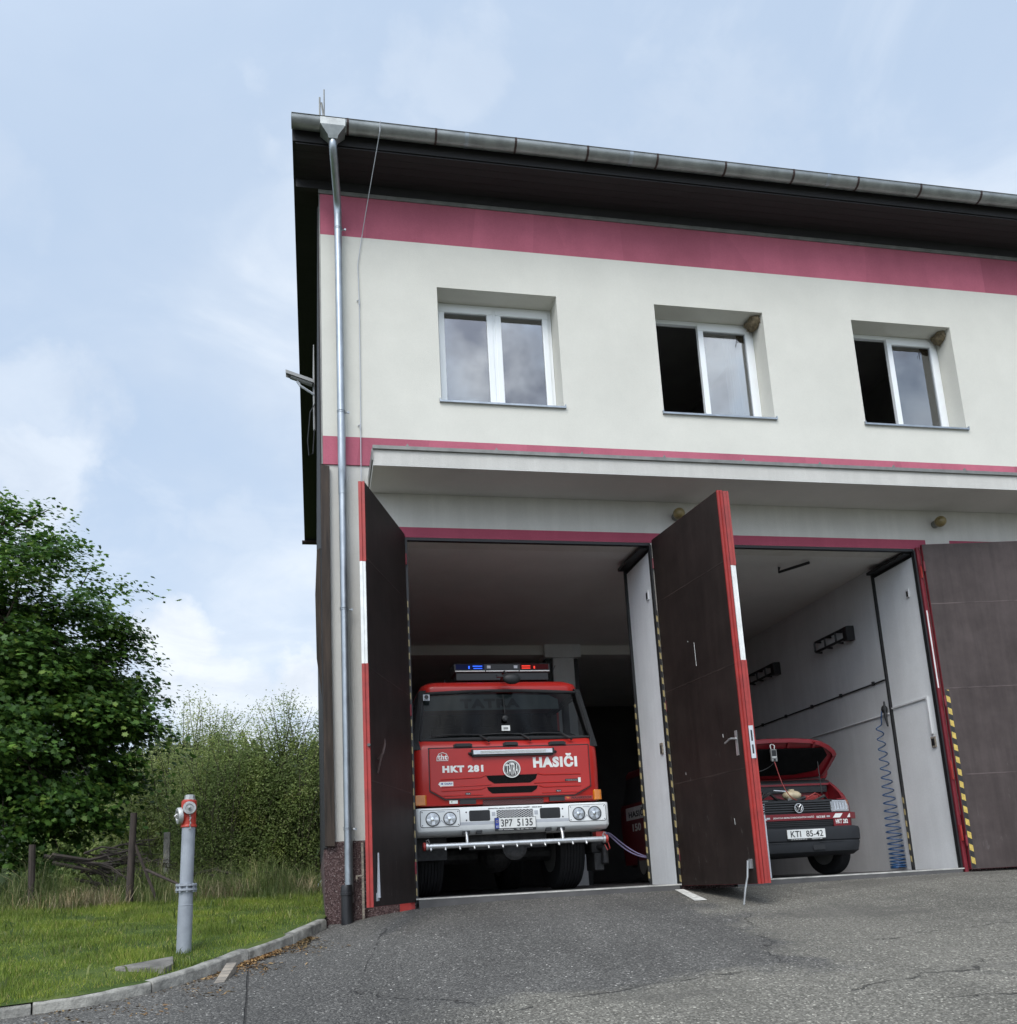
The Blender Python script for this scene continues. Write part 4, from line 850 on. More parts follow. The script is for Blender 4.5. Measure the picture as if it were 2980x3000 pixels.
text('bumper_lettering', 'JEDNOTKA SBORU DOBROVOLNÝCH HASIČŮ   OBCE SRNÍ', 1.955, 2.64, 1.022, 1.045, .4495, 'black', BU, bold=.05)
for a, b in ((1.63, 1.72), (1.80, 1.87), (2.68, 2.75), (2.83, 2.92)): MB().box(a, b, .455, .56, .733, .772).build('tow_recess', 'plastic', BU)
NP = MB().box(2.028, 2.550, .428, .446, .752, .915).build('number_plate', 'plastic', FT, bevel=.003)
MB().box(2.082, 2.544, .4255, .4279, .785, .910).build('plate_face', 'dwhite', NP); MB().box(2.034, 2.0815, .4254, .4279, .785, .910).build('plate_band', 'blue', NP)
text('plate_text', '3P7', 2.105, 2.250, .803, .893, .425, 'black', NP, bold=.012); text('plate_text', '5135', 2.308, 2.505, .803, .893, .425, 'black', NP, bold=.012); text('plate_text', 'CZ', 2.042, 2.074, .797, .818, .425, 'dwhite', NP, bold=.03)
MB().lathe([(.016, 0), (.016, .001), (.012, .001), (.012, 0), (.016, 0)], (2.058, .4253, .868), (0, -1, 0), 12, cap=False).build('plate_stars', 'yellow', NP)
text('plate_text', 'THT POLIČKA    TEL 461 755 111', 2.07, 2.50, .761, .777, .4275, 'dwhite', NP, bold=.02)
# spray bar
SB = MB().tube([(1.195, .40, .600), (3.385, .40, .600)], .033, 16).build('spray_bar', 'silver', FT, smooth=40)
for k in range(12): x = 1.222 + .1766 * k; MB().tube([(x, .385, .578), (x, .365, .560), (x, .355, .548)], [.018, .015, .010], 8).build('nozzle', 'silver', SB, smooth=50)
for x in (1.672, 2.874): MB().tube([(x, .49, .775), (x, .42, .70), (x, .40, .62)], .020, 10).build('support', 'silver', SB, smooth=50)
for x, s in ((1.195, -1), (3.385, 1)):
    m = MB(); m.lathe([(.036, 0), (.05, .005), (.05, .028), (.04, .032)], (x, .40, .60), (s, 0, 0), 16); m.tube([(x - s * .01, .36, .64), (x + s * .005, .34, .68), (x + s * .03, .36, .665)], .008, 6); m.build('coupling', 'silver', SB, smooth=40)
    m = MB(); m.lathe([(.048, .033), (.052, .04), (.052, .062), (.03, .07)], (x, .40, .60), (s, 0, 0), 16); m.build('coupling_cap', 'doorred', SB, smooth=40)
m = MB(); m.tube([(3.44, .38, .58), (3.46, .36, .48), (3.42, .34, .46), (3.395, .36, .53)], .005, 5); m.build('cap_lanyard', 'doorred', SB)
# roof light bar, mirror, aerials
LT = MB(); LT.loft([[(x, y, z) for y, z in ((1.10, 2.90), (1.085, 2.93), (1.09, 3.02), (1.12, 3.038), (1.42, 3.038), (1.45, 3.0), (1.45, 2.90))] for x in (1.705, 3.025)]); LT.box(1.75, 1.86, 1.2, 1.35, 2.76, 2.90); LT.box(2.87, 2.98, 1.2, 1.35, 2.76, 2.90)
LT.box(1.73, 3.0, 1.10, 1.44, 2.80, 2.902); LT = LT.build('light_bar', 'black', FT, bevel=.006)
for a, b, z0, z1, mt, nm in ((1.725, 2.115, 2.945, 3.018, 'bluelens', 'blue_lens'), (1.955, 2.085, 2.985, 2.998, 'blueflash', 'blue_flasher'), (1.965, 2.085, 2.955, 2.966, 'blueflash', 'blue_flasher'), (1.895, 1.915, 2.955, 2.995, 'blueflash', 'blue_flasher'),
                             (2.605, 3.005, 2.945, 3.018, 'redlens', 'red_lens'), (2.63, 2.75, 2.985, 2.998, 'redflash', 'red_flasher'), (2.63, 2.75, 2.955, 2.968, 'redflash', 'red_flasher'), (2.795, 2.815, 2.955, 2.99, 'redflash', 'red_flasher'),
                             (2.14, 2.58, 2.95, 3.015, 'plastic', 'siren_grille'), (2.15, 2.20, 2.96, 3.00, 'lightgrey', 'white_lamp'), (2.52, 2.57, 2.96, 3.00, 'lightgrey', 'white_lamp')):
    y = 1.083 if 'flash' not in nm and nm != 'white_lamp' else 1.079
    MB().box(a, b, y - .002, y + .012, z0, z1).build(nm, mt, LT)
m = MB(); m.box(1.715, 2.12, 1.078, 1.09, 2.918, 2.93); m.box(2.135, 2.585, 1.078, 1.09, 2.918, 2.93); m.box(2.60, 3.015, 1.078, 1.09, 2.918, 2.93); m.build('reflector_strip', 'dwhite', LT)
m = MB(); m.ball((2.355, .50, 2.685), .118, .05, .072, 20, 12); MI = m.build('front_mirror', 'plastic', FT, smooth=60)
MB().tube([(2.29, .85, 2.74), (2.28, .66, 2.80), (2.275, .55, 2.79), (2.30, .51, 2.74)], [.02, .018, .016, .016], 8).build('mirror_arm', 'black', MI, smooth=50)
m = MB(); m.box(2.19, 2.28, .60, .66, 2.735, 2.765); m.build('mirror_bracket', 'black', MI)
m = MB(); m.tube([(3.12, 1.3, 2.76), (3.125, 1.3, 2.98), (3.16, 1.3, 3.05)], .006, 5); m.tube([(1.6, 1.3, 2.76), (1.6, 1.3, 2.85)], .007, 5); m.build('aerial', 'black', FT)
# wheels, chassis, body behind
def wheel(parent, cx, cy, r, w, tyre='rubber', rim='camgrey', steer=0):
    d = Vector((math.cos(steer), math.sin(steer), 0)); c = Vector((cx, cy, r))
    prof = [(r * .58, -w / 2), (r * .80, -w / 2 - .012), (r * .95, -w / 2 + .005), (r, -w * .36)]
    for k in range(7): z = -w * .36 + w * .72 * k / 6; prof += [(r, z - .008), (r - .014, z - .004), (r - .014, z + .004), (r, z + .008)]
    prof += [(r, w * .36), (r * .95, w / 2 - .005), (r * .80, w / 2 + .012), (r * .58, w / 2)]
    t = MB().lathe(prof, tuple(c), tuple(d), 40).build('wheel', tyre, parent, smooth=35)
    MB().lathe([(r * .57, -w * .51), (r * .5, -w * .3), (r * .15, -w * .42), (.02, -w * .42)], tuple(c), tuple(d), 24).build('rim', rim, t, smooth=40)
    return t
for cx in (1.30, 3.21): wheel(FT, cx, 1.80, .545, .35, steer=.05)
for cx in (1.30, 3.21): wheel(FT, cx, 5.6, .545, .35)
m = MB(); m.box(1.75, 2.75, .75, 8, .55, 1.05); m.box(1.3, 3.2, 1.5, 2.1, .95, 1.2); m.tube([(1.4, 1.8, .52), (3.1, 1.8, .52)], .12, 12); m.ball((2.25, 1.7, .50), .24, .28, .24); m.box(1.12, 1.5, 1.0, 1.3, .45, .9); m.box(3.0, 3.4, 1.0, 1.25, .62, .95); m.lathe([(.16, 0), (.16, .05), (.12, .06)], (2.33, .80, .56), (0, -1, 0), 16); m.build('chassis', 'engine', FT)
m = MB(); m.box(1.06, 3.50, 2.5, 8.2, 1.0, 2.72); m.build('body_superstructure', 'red', FT, bevel=.03)
m = MB(); m.box(1.08, 3.46, .95, 1.2, .80, 1.09); m.build('bumper_mount', 'black', FT)
m = MB(); m.box(3.35, 3.47, .55, .7, .62, .70); m.build('coupling_bracket', 'doorred', FT)
m = MB(); m.box(3.47, 3.62, 1.2, 1.7, .45, .9); m.tube([(3.55, 1.3, .55), (3.62, 1.1, .5), (3.6, 1.05, .3)], .05, 8); m.box(3.47, 3.60, 1.1, 1.5, .22, .45); m.build('step_box', 'engine', FT, bevel=.02)
AL = thing('air_line', 'lilac air line sagging from the truck coupling towards the white pillar', 'hose', (3.7, 1.0, .7))
m = MB(); m.tube(bez([(3.47, .60, .68), (3.62, 1.0, .77), (3.86, 1.2, .50), (4.05, 1.2, .30), (4.5, 1.3, .36)], 18), .010, 6); m.tube(bez([(3.50, .62, .67), (3.72, 1.1, .74), (3.85, 1.25, .60), (4.1, 1.25, .33), (4.5, 1.32, .34)], 18), .010, 6); m.build('hose_strand', 'hosegrey', AL, smooth=60)
tag(MB().ball((3.90, 5.5, 3.02), .05).build('ball_lamp', 'dwhite', smooth=60), 'tiny white ball hanging in the dark behind the truck', 'ball')

# ------------------------------------------------------------------ van with its bonnet up
VN = thing('fire_van', 'red fire service van with open bonnet and black bumper in the middle bay', 'van', (6.13, .4, 0))
VX = 6.13
def vs_(z, hw, yf, yb, r): return [(p[0], p[1], z) for p in rrect(VX - hw, VX + hw, yf, yb, r)]
m = MB(); m.loft([vs_(z, hw, yf, 5.15, .12) for z, hw, yf in ((.30, .90, 1.12), (.60, .92, 1.10), (1.05, .925, 1.10), (1.28, .915, 1.10), (1.34, .90, 1.18))]); m.build('body_side', 'vanred', VN, smooth=50)
m = MB(); m.loft([vs_(z, hw, yf, 5.12, .14) for z, hw, yf in ((1.80, .80, 1.78), (1.88, .79, 1.85), (1.94, .74, 2.0), (1.965, .6, 2.2))]); m.build('roof', 'vanred', VN, smooth=50)
m = MB(); m.loft([vs_(1.34, .885, 1.20, 5.1, .12), vs_(1.80, .79, 1.78, 5.1, .14)]); m.build('window_band', 'black', VN, smooth=40)
m = MB(); vs = []
for v in (0, 1):
    for i in range(9): u = i / 4 - 1; vs.append((VX + u * (.84 - .09 * v), 1.165 + .56 * v + .07 * u * u, 1.325 + .47 * v))
m.add(vs, [(i, i + 1, 10 + i, 9 + i) for i in range(8)]); m.build('windscreen', 'pane', VN, smooth=60, fix=False)
# wings, nose, engine bay
for s in (-1, 1):
    m = MB(); loops = []
    for y, zt, xo, xi in ((.50, .985, .70, .60), (.60, 1.0, .835, .74), (.75, 1.08, .89, .80), (.95, 1.20, .918, .83), (1.14, 1.31, .920, .84)):
        loops.append([(VX + s * xo, y, .30 if y < .8 else .62), (VX + s * (xo + .005), y, .75), (VX + s * xo, y, zt - .05), (VX + s * (xo - .03), y, zt), (VX + s * xi, y, zt + .012), (VX + s * xi, y, zt - .06), (VX + s * xi, y, .30)])
    m.loft(loops); m.build('wing', 'vanred', VN, smooth=60)
m = MB(); m.box(VX - .72, VX + .72, .62, 1.1, .35, .86); m.box(VX - .60, VX - .2, .7, 1.0, .86, 1.03); m.box(VX - .15, VX + .25, .75, 1.05, .86, 1.0)
for k in range(16): a = (VX + rnd(-.6, .6), rnd(.6, .95), .95 + rnd(-.04, .08)); m.tube([a, (a[0] + rnd(-.2, .2), a[1] + rnd(-.1, .1), a[2] + rnd(0, .10)), (a[0] + rnd(-.35, .35), a[1] + rnd(-.1, .2), a[2] + rnd(-.05, .05))], rnd(.012, .03), 6)
m.build('engine', 'engine', VN)
m = MB(); m.ball((VX + .07, .72, 1.075), .135, .10, .07, 18, 10); m.tube([(VX + .07, .72, 1.13), (VX + .07, .72, 1.16)], .04, 10); m.build('coolant_tank', 'cream_tank', VN, smooth=60)
m = MB(); m.box(VX + .30, VX + .52, .82, 1.0, 1.0, 1.08); m.tube([(VX + .3, .74, 1.04), (VX + .42, .72, 1.10), (VX + .55, .74, 1.03)], .012, 6); m.build('battery', 'redcable', VN, bevel=.012)
m = MB(); m.tube([(VX - .12, .85, 1.16), (VX + .12, .80, 1.13)], .012, 6); m.tube([(VX + .05, .7, 1.01), (VX - .02, .64, 1.02)], .02, 6); m.box(VX - .55, VX - .35, .60, .66, .985, 1.005); m.build('engine_pipe', 'silver', VN)
m = MB(); m.box(VX - .80, VX + .80, 1.05, 1.15, 1.14, 1.26); m.loft([[(VX + sx, y, z) for sx, y, z in ((-.86, 1.06, 1.262), (.86, 1.06, 1.262), (.86, 1.2, 1.33), (-.86, 1.2, 1.33))], [(VX + sx, y, z) for sx, y, z in ((-.86, 1.06, 1.28), (.86, 1.06, 1.28), (.86, 1.2, 1.345), (-.86, 1.2, 1.345))]]); m.build('cowl', 'plastic', VN); MB().box(VX - .84, VX + .84, 1.035, 1.05, 1.235, 1.262).build('cowl_lip', 'vanred', VN)
m = MB(); m.box(VX - .70, VX + .50, .455, .60, .96, .992); m.build('slam_panel', 'plastic', VN)
m = MB(); m.box(VX - .70, VX + .70, .475, .52, .63, .985); m.build('grille_backing', 'black', VN)
m = MB()
for k in range(5): z = .838 + .031 * k; m.loft([[(x, .440, z), (x, .474, z - .004), (x, .474, z + .014), (x, .446, z + .014)] for x in (VX - .50, VX + .47)])
m.box(VX - .50, VX + .47, .444, .474, .972, .984); m.build('grille', 'plastic', VN)
m = MB()
for k in range(3): z = .655 + .024 * k; m.box(VX - .50, VX + .485, .452, .474, z, z + .012)
m.build('lower_grille', 'plastic', VN)
m = MB(); loops = []
for x in np.linspace(-.90, .90, 25):
    y = .44 + max(0, abs(x) - .62) ** 2 * 1.9; loops.append([(VX + x, y, .728), (VX + x, y + .05, .728), (VX + x, y + .05, .812), (VX + x, y, .812)])
m.loft(loops)
for s in (-1, 1): m.loft([[(VX + s * x, .445 + max(0, x - .62) ** 2 * 1.9, .636), (VX + s * x, .50, .636), (VX + s * x, .50, .727), (VX + s * x, .445 + max(0, x - .62) ** 2 * 1.9, .727)] for x in (.485, .6, .7, .75)])
NB = m.build('nose_panel', 'vanred', VN, smooth=40)
text('nose_lettering', 'JEDNOTKA SBORU DOBROVOLNÝCH HASIČŮ', VX - .385, VX + .20, .748, .782, .439, 'dwhite', NB, bold=.02); text('nose_lettering', 'OBCE SRNÍ', VX + .235, VX + .365, .748, .782, .439, 'dwhite', NB, bold=.02)
text('nose_lettering', 'HKT 282', VX + .515, VX + .69, .664, .722, .444, 'dwhite', NB, bold=.03)
m = MB()
for s in (-1, 1):
    m.prism([(VX + s * .475, .742), (VX + s * .52, .797), (VX + s * .625, .797), (VX + s * .58, .742)], 'y', .4365, .4395); m.prism([(VX + s * .69, .742), (VX + s * .735, .795), (VX + s * .735, .742)], 'y', .4465, .456)
m.build('nose_reflector', 'dwhite', NB)
m = MB(); m.box(VX + .385, VX + .435, .437, .4395, .752, .775); m.box(VX - .48, VX - .43, .437, .4395, .752, .775); m.build('nose_badge', 'silver', NB)
VW = MB().lathe([(.062, 0), (.062, .012), (.052, .012), (.052, .006), (.002, .006)], (6.122, .438, .885), (0, -1, 0), 28).build('emblem', 'black', VN, smooth=30)
m = MB(); m.lathe([(.064, .006), (.064, .016), (.054, .016), (.054, .006), (.064, .006)], (6.122, .438, .885), (0, -1, 0), 28, cap=False)
for pts in ([(-.030, .042), (0, .006), (.030, .042)], [(-.048, .016), (-.024, -.043), (0, -.006), (.024, -.043), (.048, .016)]): m.tube([(6.122 + p[0], .4285, .885 + p[1]) for p in pts], .0075, 6)
m.build('emblem_sign', 'silver', VW)
for s in (-1, 1):
    h = MB(); pts = [(VX + s * .475, .978), (VX + s * .71, .970), (VX + s * .735, .90), (VX + s * .735, .822), (VX + s * .485, .826)]; h.prism(pts, 'y', .47, .52); H = h.build('headlight', 'silver', VN, bevel=.008)
    h = MB(); cxx = VX + s * .605
    for q in range(5): h.prism([(cxx - .085 + .04 * q, .845), (cxx - .07 + .04 * q, .86 + .02 * (q % 2)), (cxx - .075 + .04 * q, .945), (cxx - .055 + .04 * q, .95), (cxx - .05 + .04 * q, .85)], 'y', .462, .468)
    h.build('headlight_reflector', 'chrome', H); MB().prism(pts, 'y', .456, .459).build('headlight_lens', 'lens', H)
    h = MB(); h.loft([[(VX + s * .74, .478, z), (VX + s * .80, .56, z), (VX + s * .835, .66, z), (VX + s * .80, .66, z), (VX + s * .74, .52, z)] for z in (.828, .972)]); h.build('turn_signal', 'orange', VN)
def vb(z, yf, dx): return [(p[0], p[1], z) for p in rrect(VX - .925 + dx, VX + .925 - dx, yf, 1.3, .30, 8)]
m = MB(); m.loft([vb(.262, .46, .07), vb(.31, .385, .03), vb(.42, .362, .012), vb(.445, .372, .012), vb(.46, .358, .0), vb(.585, .352, .0), vb(.622, .368, .006), vb(.634, .42, .02)]); VB = m.build('bumper', 'bumperblack', VN, smooth=35)
MB().box(VX + .10, VX + .27, .364, .372, .335, .395).build('tow_cover', 'black', VB); m = MB(); m.box(VX - .75, VX - .2, .356, .364, .428, .436); m.box(VX + .2, VX + .55, .356, .364, .428, .436); m.build('bumper_groove', 'plastic', VB)
NP2 = MB().box(5.868, 6.412, .338, .354, .487, .603).build('number_plate', 'dwhite', VN, bevel=.003)
text('plate_text', 'KTI', 5.915, 6.06, .506, .585, .3375, 'black', NP2, bold=.008); text('plate_text', '85-42', 6.135, 6.375, .506, .585, .3375, 'black', NP2, bold=.008)
m = MB(); m.box(5.875, 6.405, .340, .352, .468, .4865); ph = m.build('plate_holder', 'black', NP2); text('holder_text', 'HASIČI   SRNÍ', 5.92, 6.36, .471, .483, .3395, 'dwhite', ph, bold=.02)
# bonnet
def HP(x, t): return (VX + x, 1.08 - .36 * t, 1.36 + .46 * t + .02 * (1 - abs(x)))     # hinge t=0 .. front t=1
half = [(.80, 0), (.845, .22), (.885, .45), (.905, .60), (.87, .70), (.76, .84), (.62, .95), (.46, 1.005), (.2, 1.03)]
outer = [(-a, b) for a, b in half] + half[::-1] + [(.55, -.05), (.25, -.09), (-.25, -.09), (-.55, -.05)]
nrm = Vector((0, .46, .36)).normalized()
def shell(pts, off0, off1): return [[tuple(Vector(HP(*p)) + nrm * o) for p in pts] for o in (off0, off1)]
m = MB(); m.loft(shell(outer, .0, .025)); BN = m.build('bonnet', 'vanred', VN, bevel=.006)
m = MB(); rim_ = outer; inn = [(p[0] * .92, .05 + p[1] * .89) for p in outer]
for i in range(len(rim_)):
    j = (i + 1) % len(rim_); m.add([tuple(Vector(HP(*rim_[i])) - nrm * .001), tuple(Vector(HP(*rim_[j])) - nrm * .001), tuple(Vector(HP(*inn[j])) - nrm * .03), tuple(Vector(HP(*inn[i])) - nrm * .03)], [(0, 1, 2, 3)])
for a in (-.5, -.12, .12, .5): m.loft([[tuple(Vector(HP(a + dx, t)) - nrm * o) for dx, o in ((-.02, .002), (.02, .002), (.014, .03), (-.014, .03))] for t in (.82, .98)])
m.build('bonnet_frame', 'vanred', BN)
m = MB(); m.loft(shell([(-.72, .08), (-.76, .60), (-.66, .80), (.66, .80), (.74, .62), (.62, .20), (.3, .08)], -.034, -.004)); m.build('bonnet_liner', 'liner', BN)
m = MB(); m.tube([(VX + .6, .85, 1.1), HP(.62, .5)], .006, 6); m.build('bonnet_stay', 'plastic', BN)
for s in (-1, 1): wheel(VN, VX + s * .80, 1.22, .315, .205, steer=.35)
for s in (-1, 1): wheel(VN, VX + s * .80, 4.15, .315, .205)
m = MB(); m.box(VX - .8, VX + .8, .6, 5.0, .26, .42); m.build('underbody', 'black', VN)
for s in (-1, 1):
    m = MB(); m.ball((VX + s * 1.03, 1.52, 1.47), .09, .05, .12, 12, 8); m.tube([(VX + s * .9, 1.5, 1.42), (VX + s * 1.0, 1.52, 1.43)], .02, 6); m.build('door_mirror', 'vanred', VN, smooth=60)
mt = Matrix.Translation((VX - .928, 4.75, 0)) @ Matrix.Rotation(R(-90), 4, 'Z')
m = MB(); m.add([tuple(mt @ Vector(p)) for p in ((0, -.003, 1.06), (3.2, -.003, 1.06), (3.2, -.003, 1.275), (0, -.003, 1.275))], [(0, 1, 2, 3)]); SB_ = m.build('side_band', 'dwhite', VN, fix=False)
text('side_lettering', 'HASIČI', .15, .98, 1.10, 1.235, -.005, 'black', SB_, bold=.03, mtx=mt); text('side_lettering', '150', .30, .72, .86, .99, -.003, 'dwhite', VN, bold=.03, mtx=mt)
m = MB(); m.lathe([(.045, 0), (.045, .006)], (VX - .925, 3.55, .78), (-1, 0, 0), 16); m.build('fuel_sticker', 'yellow', VN)
m = MB(); m.box(VX - .935, VX - .927, 3.62, 3.70, 1.09, 1.25); m.build('door_grip', 'black', VN)
# charger hanging from the bonnet edge
BC = thing('battery_charger', 'grey battery charger hanging from the open van bonnet on a hook', 'charger', (5.995, .72, 1.63))
m = MB(); m.box(5.955, 6.045, .70, .735, 1.545, 1.715); m.build('charger_case', 'camgrey', BC, bevel=.01); m = MB(); m.box(5.968, 6.03, .6965, .6995, 1.62, 1.70); m.box(5.985, 6.015, .6965, .6995, 1.555, 1.585); m.build('charger_display', 'plastic', BC)
m = MB(); m.box(5.965, 6.03, .6955, .6995, 1.600, 1.612); m.build('charger_label', 'dwhite', BC)
m = MB(); m.tube([(5.97, .72, 1.72), (5.965, .72, 1.77), (6.0, .73, 1.79), (6.03, .72, 1.76), (6.02, .72, 1.72)], .007, 6); m.build('hook', 'dwhite', BC)
m = MB(); m.tube(bez([(6.0, .715, 1.545), (6.02, .66, 1.35), (6.0, .58, 1.15), (6.02, .48, 1.02), (6.08, .435, .93), (6.18, .43, .955), (6.28, .47, 1.00), (6.5, .62, 1.05)], 26), .006, 6); m.build('charging_cable', 'redcable', BC, smooth=60)
m = MB(); m.tube(bez([(6.0, .715, 1.545), (5.95, .8, 1.42), (5.7, .9, 1.40), (5.4, .85, 1.38)], 14), .006, 6); m.build('mains_cable', 'plastic', BC, smooth=60)

# ------------------------------------------------------------------ hydrant and small things outside
HX, HY = -1.31, -1.76; HZ = lawn_z(HX, HY)
HY_ = thing('fire_hydrant', 'tall grey hydrant with red head and two capped outlets on the lawn', 'hydrant', (HX, HY, HZ - .02))
def hx_(z): return HX + (z - HZ) * .020
m = MB(); m.tube([(hx_(-.40), HY, -.40), (hx_(.09), HY, .085)], .066, 20); m.tube([(hx_(.08), HY, .085), (hx_(.25), HY, .25)], .063, 20); m.tube([(hx_(.25), HY, .25), (hx_(.8), HY, .80)], .060, 20)
m.lathe([(.066, -.004), (.069, 0), (.066, .004)], (hx_(.085), HY, .085), n=20); m.build('standpipe', 'hydgrey', HY_, smooth=40)
m = MB(); m.lathe([(.06, -.036), (.096, -.034), (.096, -.016), (.06, -.014)], (hx_(.25), HY, .25), n=24, cap=False); m.lathe([(.06, .0), (.096, .002), (.096, .016), (.06, .018)], (hx_(.25), HY, .255), n=24, cap=False)
for k in range(8): a = k * math.pi / 4 + .2; m.lathe([(.012, -.05), (.012, .03)], (hx_(.25) + .08 * math.cos(a), HY + .08 * math.sin(a), .25), n=6)
m.build('flange', 'hydgrey', HY_)
m = MB(); m.lathe([(.062, 0), (.072, .005), (.072, .022), (.064, .03), (.066, .15), (.070, .20), (.068, .245), (.052, .258)], (hx_(.79), HY, .787), n=24)
m.tube([(hx_(.88), HY, .905), (hx_(.88) - .075, HY - .03, .895)], [.062, .055], 16); m.tube([(hx_(.96), HY, .965), (hx_(.96) + .012, HY - .085, .962)], [.05, .045], 14); HH = m.build('hydrant_head', 'hydred', HY_, smooth=45)
m = MB(); m.lathe([(.054, 0), (.055, .015), (.047, .02), (.046, .05), (.036, .055)], (hx_(1.03), HY, 1.036), n=8); m.build('top_cap', 'alu', HY_)
for c, d, r, nm in (((hx_(.88) - .072, HY - .029, .896), (-.93, -.36, -.06), .078, 'side_cap'), ((hx_(.96) + .012, HY - .082, .962), (.12, -.99, -.02), .060, 'front_cap')):
    m = MB(); m.lathe([(r * .9, -.012), (r, -.008), (r, .022), (r * .93, .03), (r * .62, .031), (r * .56, .020), (r * .34, .020), (r * .34, .034), (.004, .036)], c, d, 24); m.tube([Vector(c) + Vector(d) * .03 + Vector((0, 0, .018)), Vector(c) + Vector(d) * .055, Vector(c) + Vector(d) * .03 - Vector((0, 0, .018))], .008, 6); m.build(nm, 'alu', HY_, smooth=35)
m = MB(); ch = [(hx_(.93) + .02 + .004 * math.sin(k * 1.7), HY - .088 + .004 * math.cos(k * 1.7) + .014 * k / 14, .925 - .012 * k) for k in range(15)]
for k in range(14): m.tube([ch[k], ch[k + 1]], .0045 if k % 2 else .007, 5)
m.build('chain', 'alu', HY_)
# concrete block on the lawn, wooden wedge on the asphalt
bl = [(-1.76, -2.49), (-1.345, -2.68), (-1.30, -2.5), (-1.35, -2.16)]
m = MB(); zb = lawn_z(-1.45, -2.75); m.loft([[(x, y, lawn_z(x, y) - .05) for x, y in bl], [(x + .005, y + .005, lawn_z(x, y) + .045) for x, y in bl]])
tag(m.build('concrete_block', 'slab', bevel=.008), 'broken wedge shaped concrete slab lying on the lawn beside the kerb', 'concrete block')
m = MB(); q = [(-.945, -2.77), (-.865, -2.75), (-.80, -2.36), (-.885, -2.35)]; m.loft([[(x, y, ground(x, y) + .006) for x, y in q], [(x, y, ground(x, y) + (.012 if i < 2 else .085)) for i, (x, y) in enumerate(q)]])
tag(m.build('wooden_wedge', 'wood', bevel=.004), 'grey wooden wedge lying on the asphalt beside the kerb', 'wedge')
g = thing('fence_post', 'leaning brown fence post with a thin brace near the dead branches', 'fence post', (-2.64, 3, .08), 'old fence posts behind the lawn')
MB().tube([(-2.655, 3.0, -.1), (-2.645, 3, .5), (-2.625, 3, 1.36)], [.055, .05, .046], 9).build('post', 'post', g, smooth=40); MB().tube([(-2.61, 3.0, .95), (-2.28, 3.0, .12)], .022, 6).build('brace', 'post', g)
g = thing('fence_post', 'dark fence post in the shade under the maple', 'fence post', (-3.93, 3.4, .1), 'old fence posts behind the lawn'); MB().tube([(-4.0, 3.4, -.1), (-4.03, 3.4, 1.0)], [.05, .045], 8).build('post', 'post', g)
g = thing('fence_post', 'pale concrete fence post half hidden in the shrubs behind the hydrant', 'fence post', (-1.95, 6.5, .1), 'old fence posts behind the lawn'); MB().box(-2.73, -2.63, 6.4, 6.5, -.1, 1.30).build('post', 'concrete', g)
tag(MB().tube([(-2.36, 2.5, .55), (-1.75, 2.2, .26)], [.022, .016], 6).build('stick', 'post'), 'thin mossy stick leaning in the tall grass behind the hydrant', 'stick')

# ------------------------------------------------------------------ vegetation
def leaves(name, mat, c, nrm, size, shape, parent=None, roll=None):
    """many small leaf polygons: centres, normals and sizes as arrays"""
    n = len(c); k = len(shape); nrm = nrm / (np.linalg.norm(nrm, axis=1, keepdims=True) + 1e-9)
    ref = RNG.normal(size=(n, 3)) if roll is None else roll
    u = np.cross(nrm, ref); u /= np.linalg.norm(u, axis=1, keepdims=True) + 1e-9; v = np.cross(nrm, u)
    sh = np.array(shape, float)
    sz = np.asarray(size).reshape(-1, 1, 1)
    P = c[:, None, :] + sz * (u[:, None, :] * sh[None, :, 0, None] + v[:, None, :] * sh[None, :, 1, None])
    P -= nrm[:, None, :] * sz * (sh[None, :, 1, None] ** 2 * .35)                # droop
    me = bpy.data.meshes.new(name); me.vertices.add(n * k); me.vertices.foreach_set('co', P.reshape(-1).astype(np.float32))
    me.loops.add(n * k); me.loops.foreach_set('vertex_index', np.arange(n * k, dtype=np.int32))
    me.polygons.add(n); me.polygons.foreach_set('loop_start', np.arange(0, n * k, k, dtype=np.int32)); me.polygons.foreach_set('loop_total', np.full(n, k, dtype=np.int32))
    me.materials.append(M[mat]); me.update(calc_edges=True); me.validate()
    o = bpy.data.objects.new(name, me); COL.objects.link(o)
    if parent: attach(o, parent)
    return o
MAPLE = [(0, -.5), (.18, -.36), (.46, -.40), (.36, -.12), (.58, .10), (.30, .12), (.24, .30), (.12, .22), (0, .60), (-.12, .22), (-.24, .30), (-.30, .12), (-.58, .10), (-.36, -.12), (-.46, -.40), (-.18, -.36)]
OVAL = [(0, -.5), (.2, -.15), (.16, .2), (0, .5), (-.16, .2), (-.2, -.15)]
def branchy(m, base, top, r0, ends, rng):
    m.tube([base, tuple(Vector(base).lerp(Vector(top), .5) + Vector((rng.normal() * .1, rng.normal() * .1, 0))), top], [r0, r0 * .75, r0 * .4], 9)
    for e in ends:
        t = rng.uniform(.25, .95); s = Vector(base).lerp(Vector(top), t); e = Vector(e); mid = s.lerp(e, .5) + Vector((rng.normal() * .15, rng.normal() * .15, .25 + rng.normal() * .1))
        m.tube([tuple(s), tuple(mid), tuple(e)], [r0 * .28, r0 * .15, .008], 5)
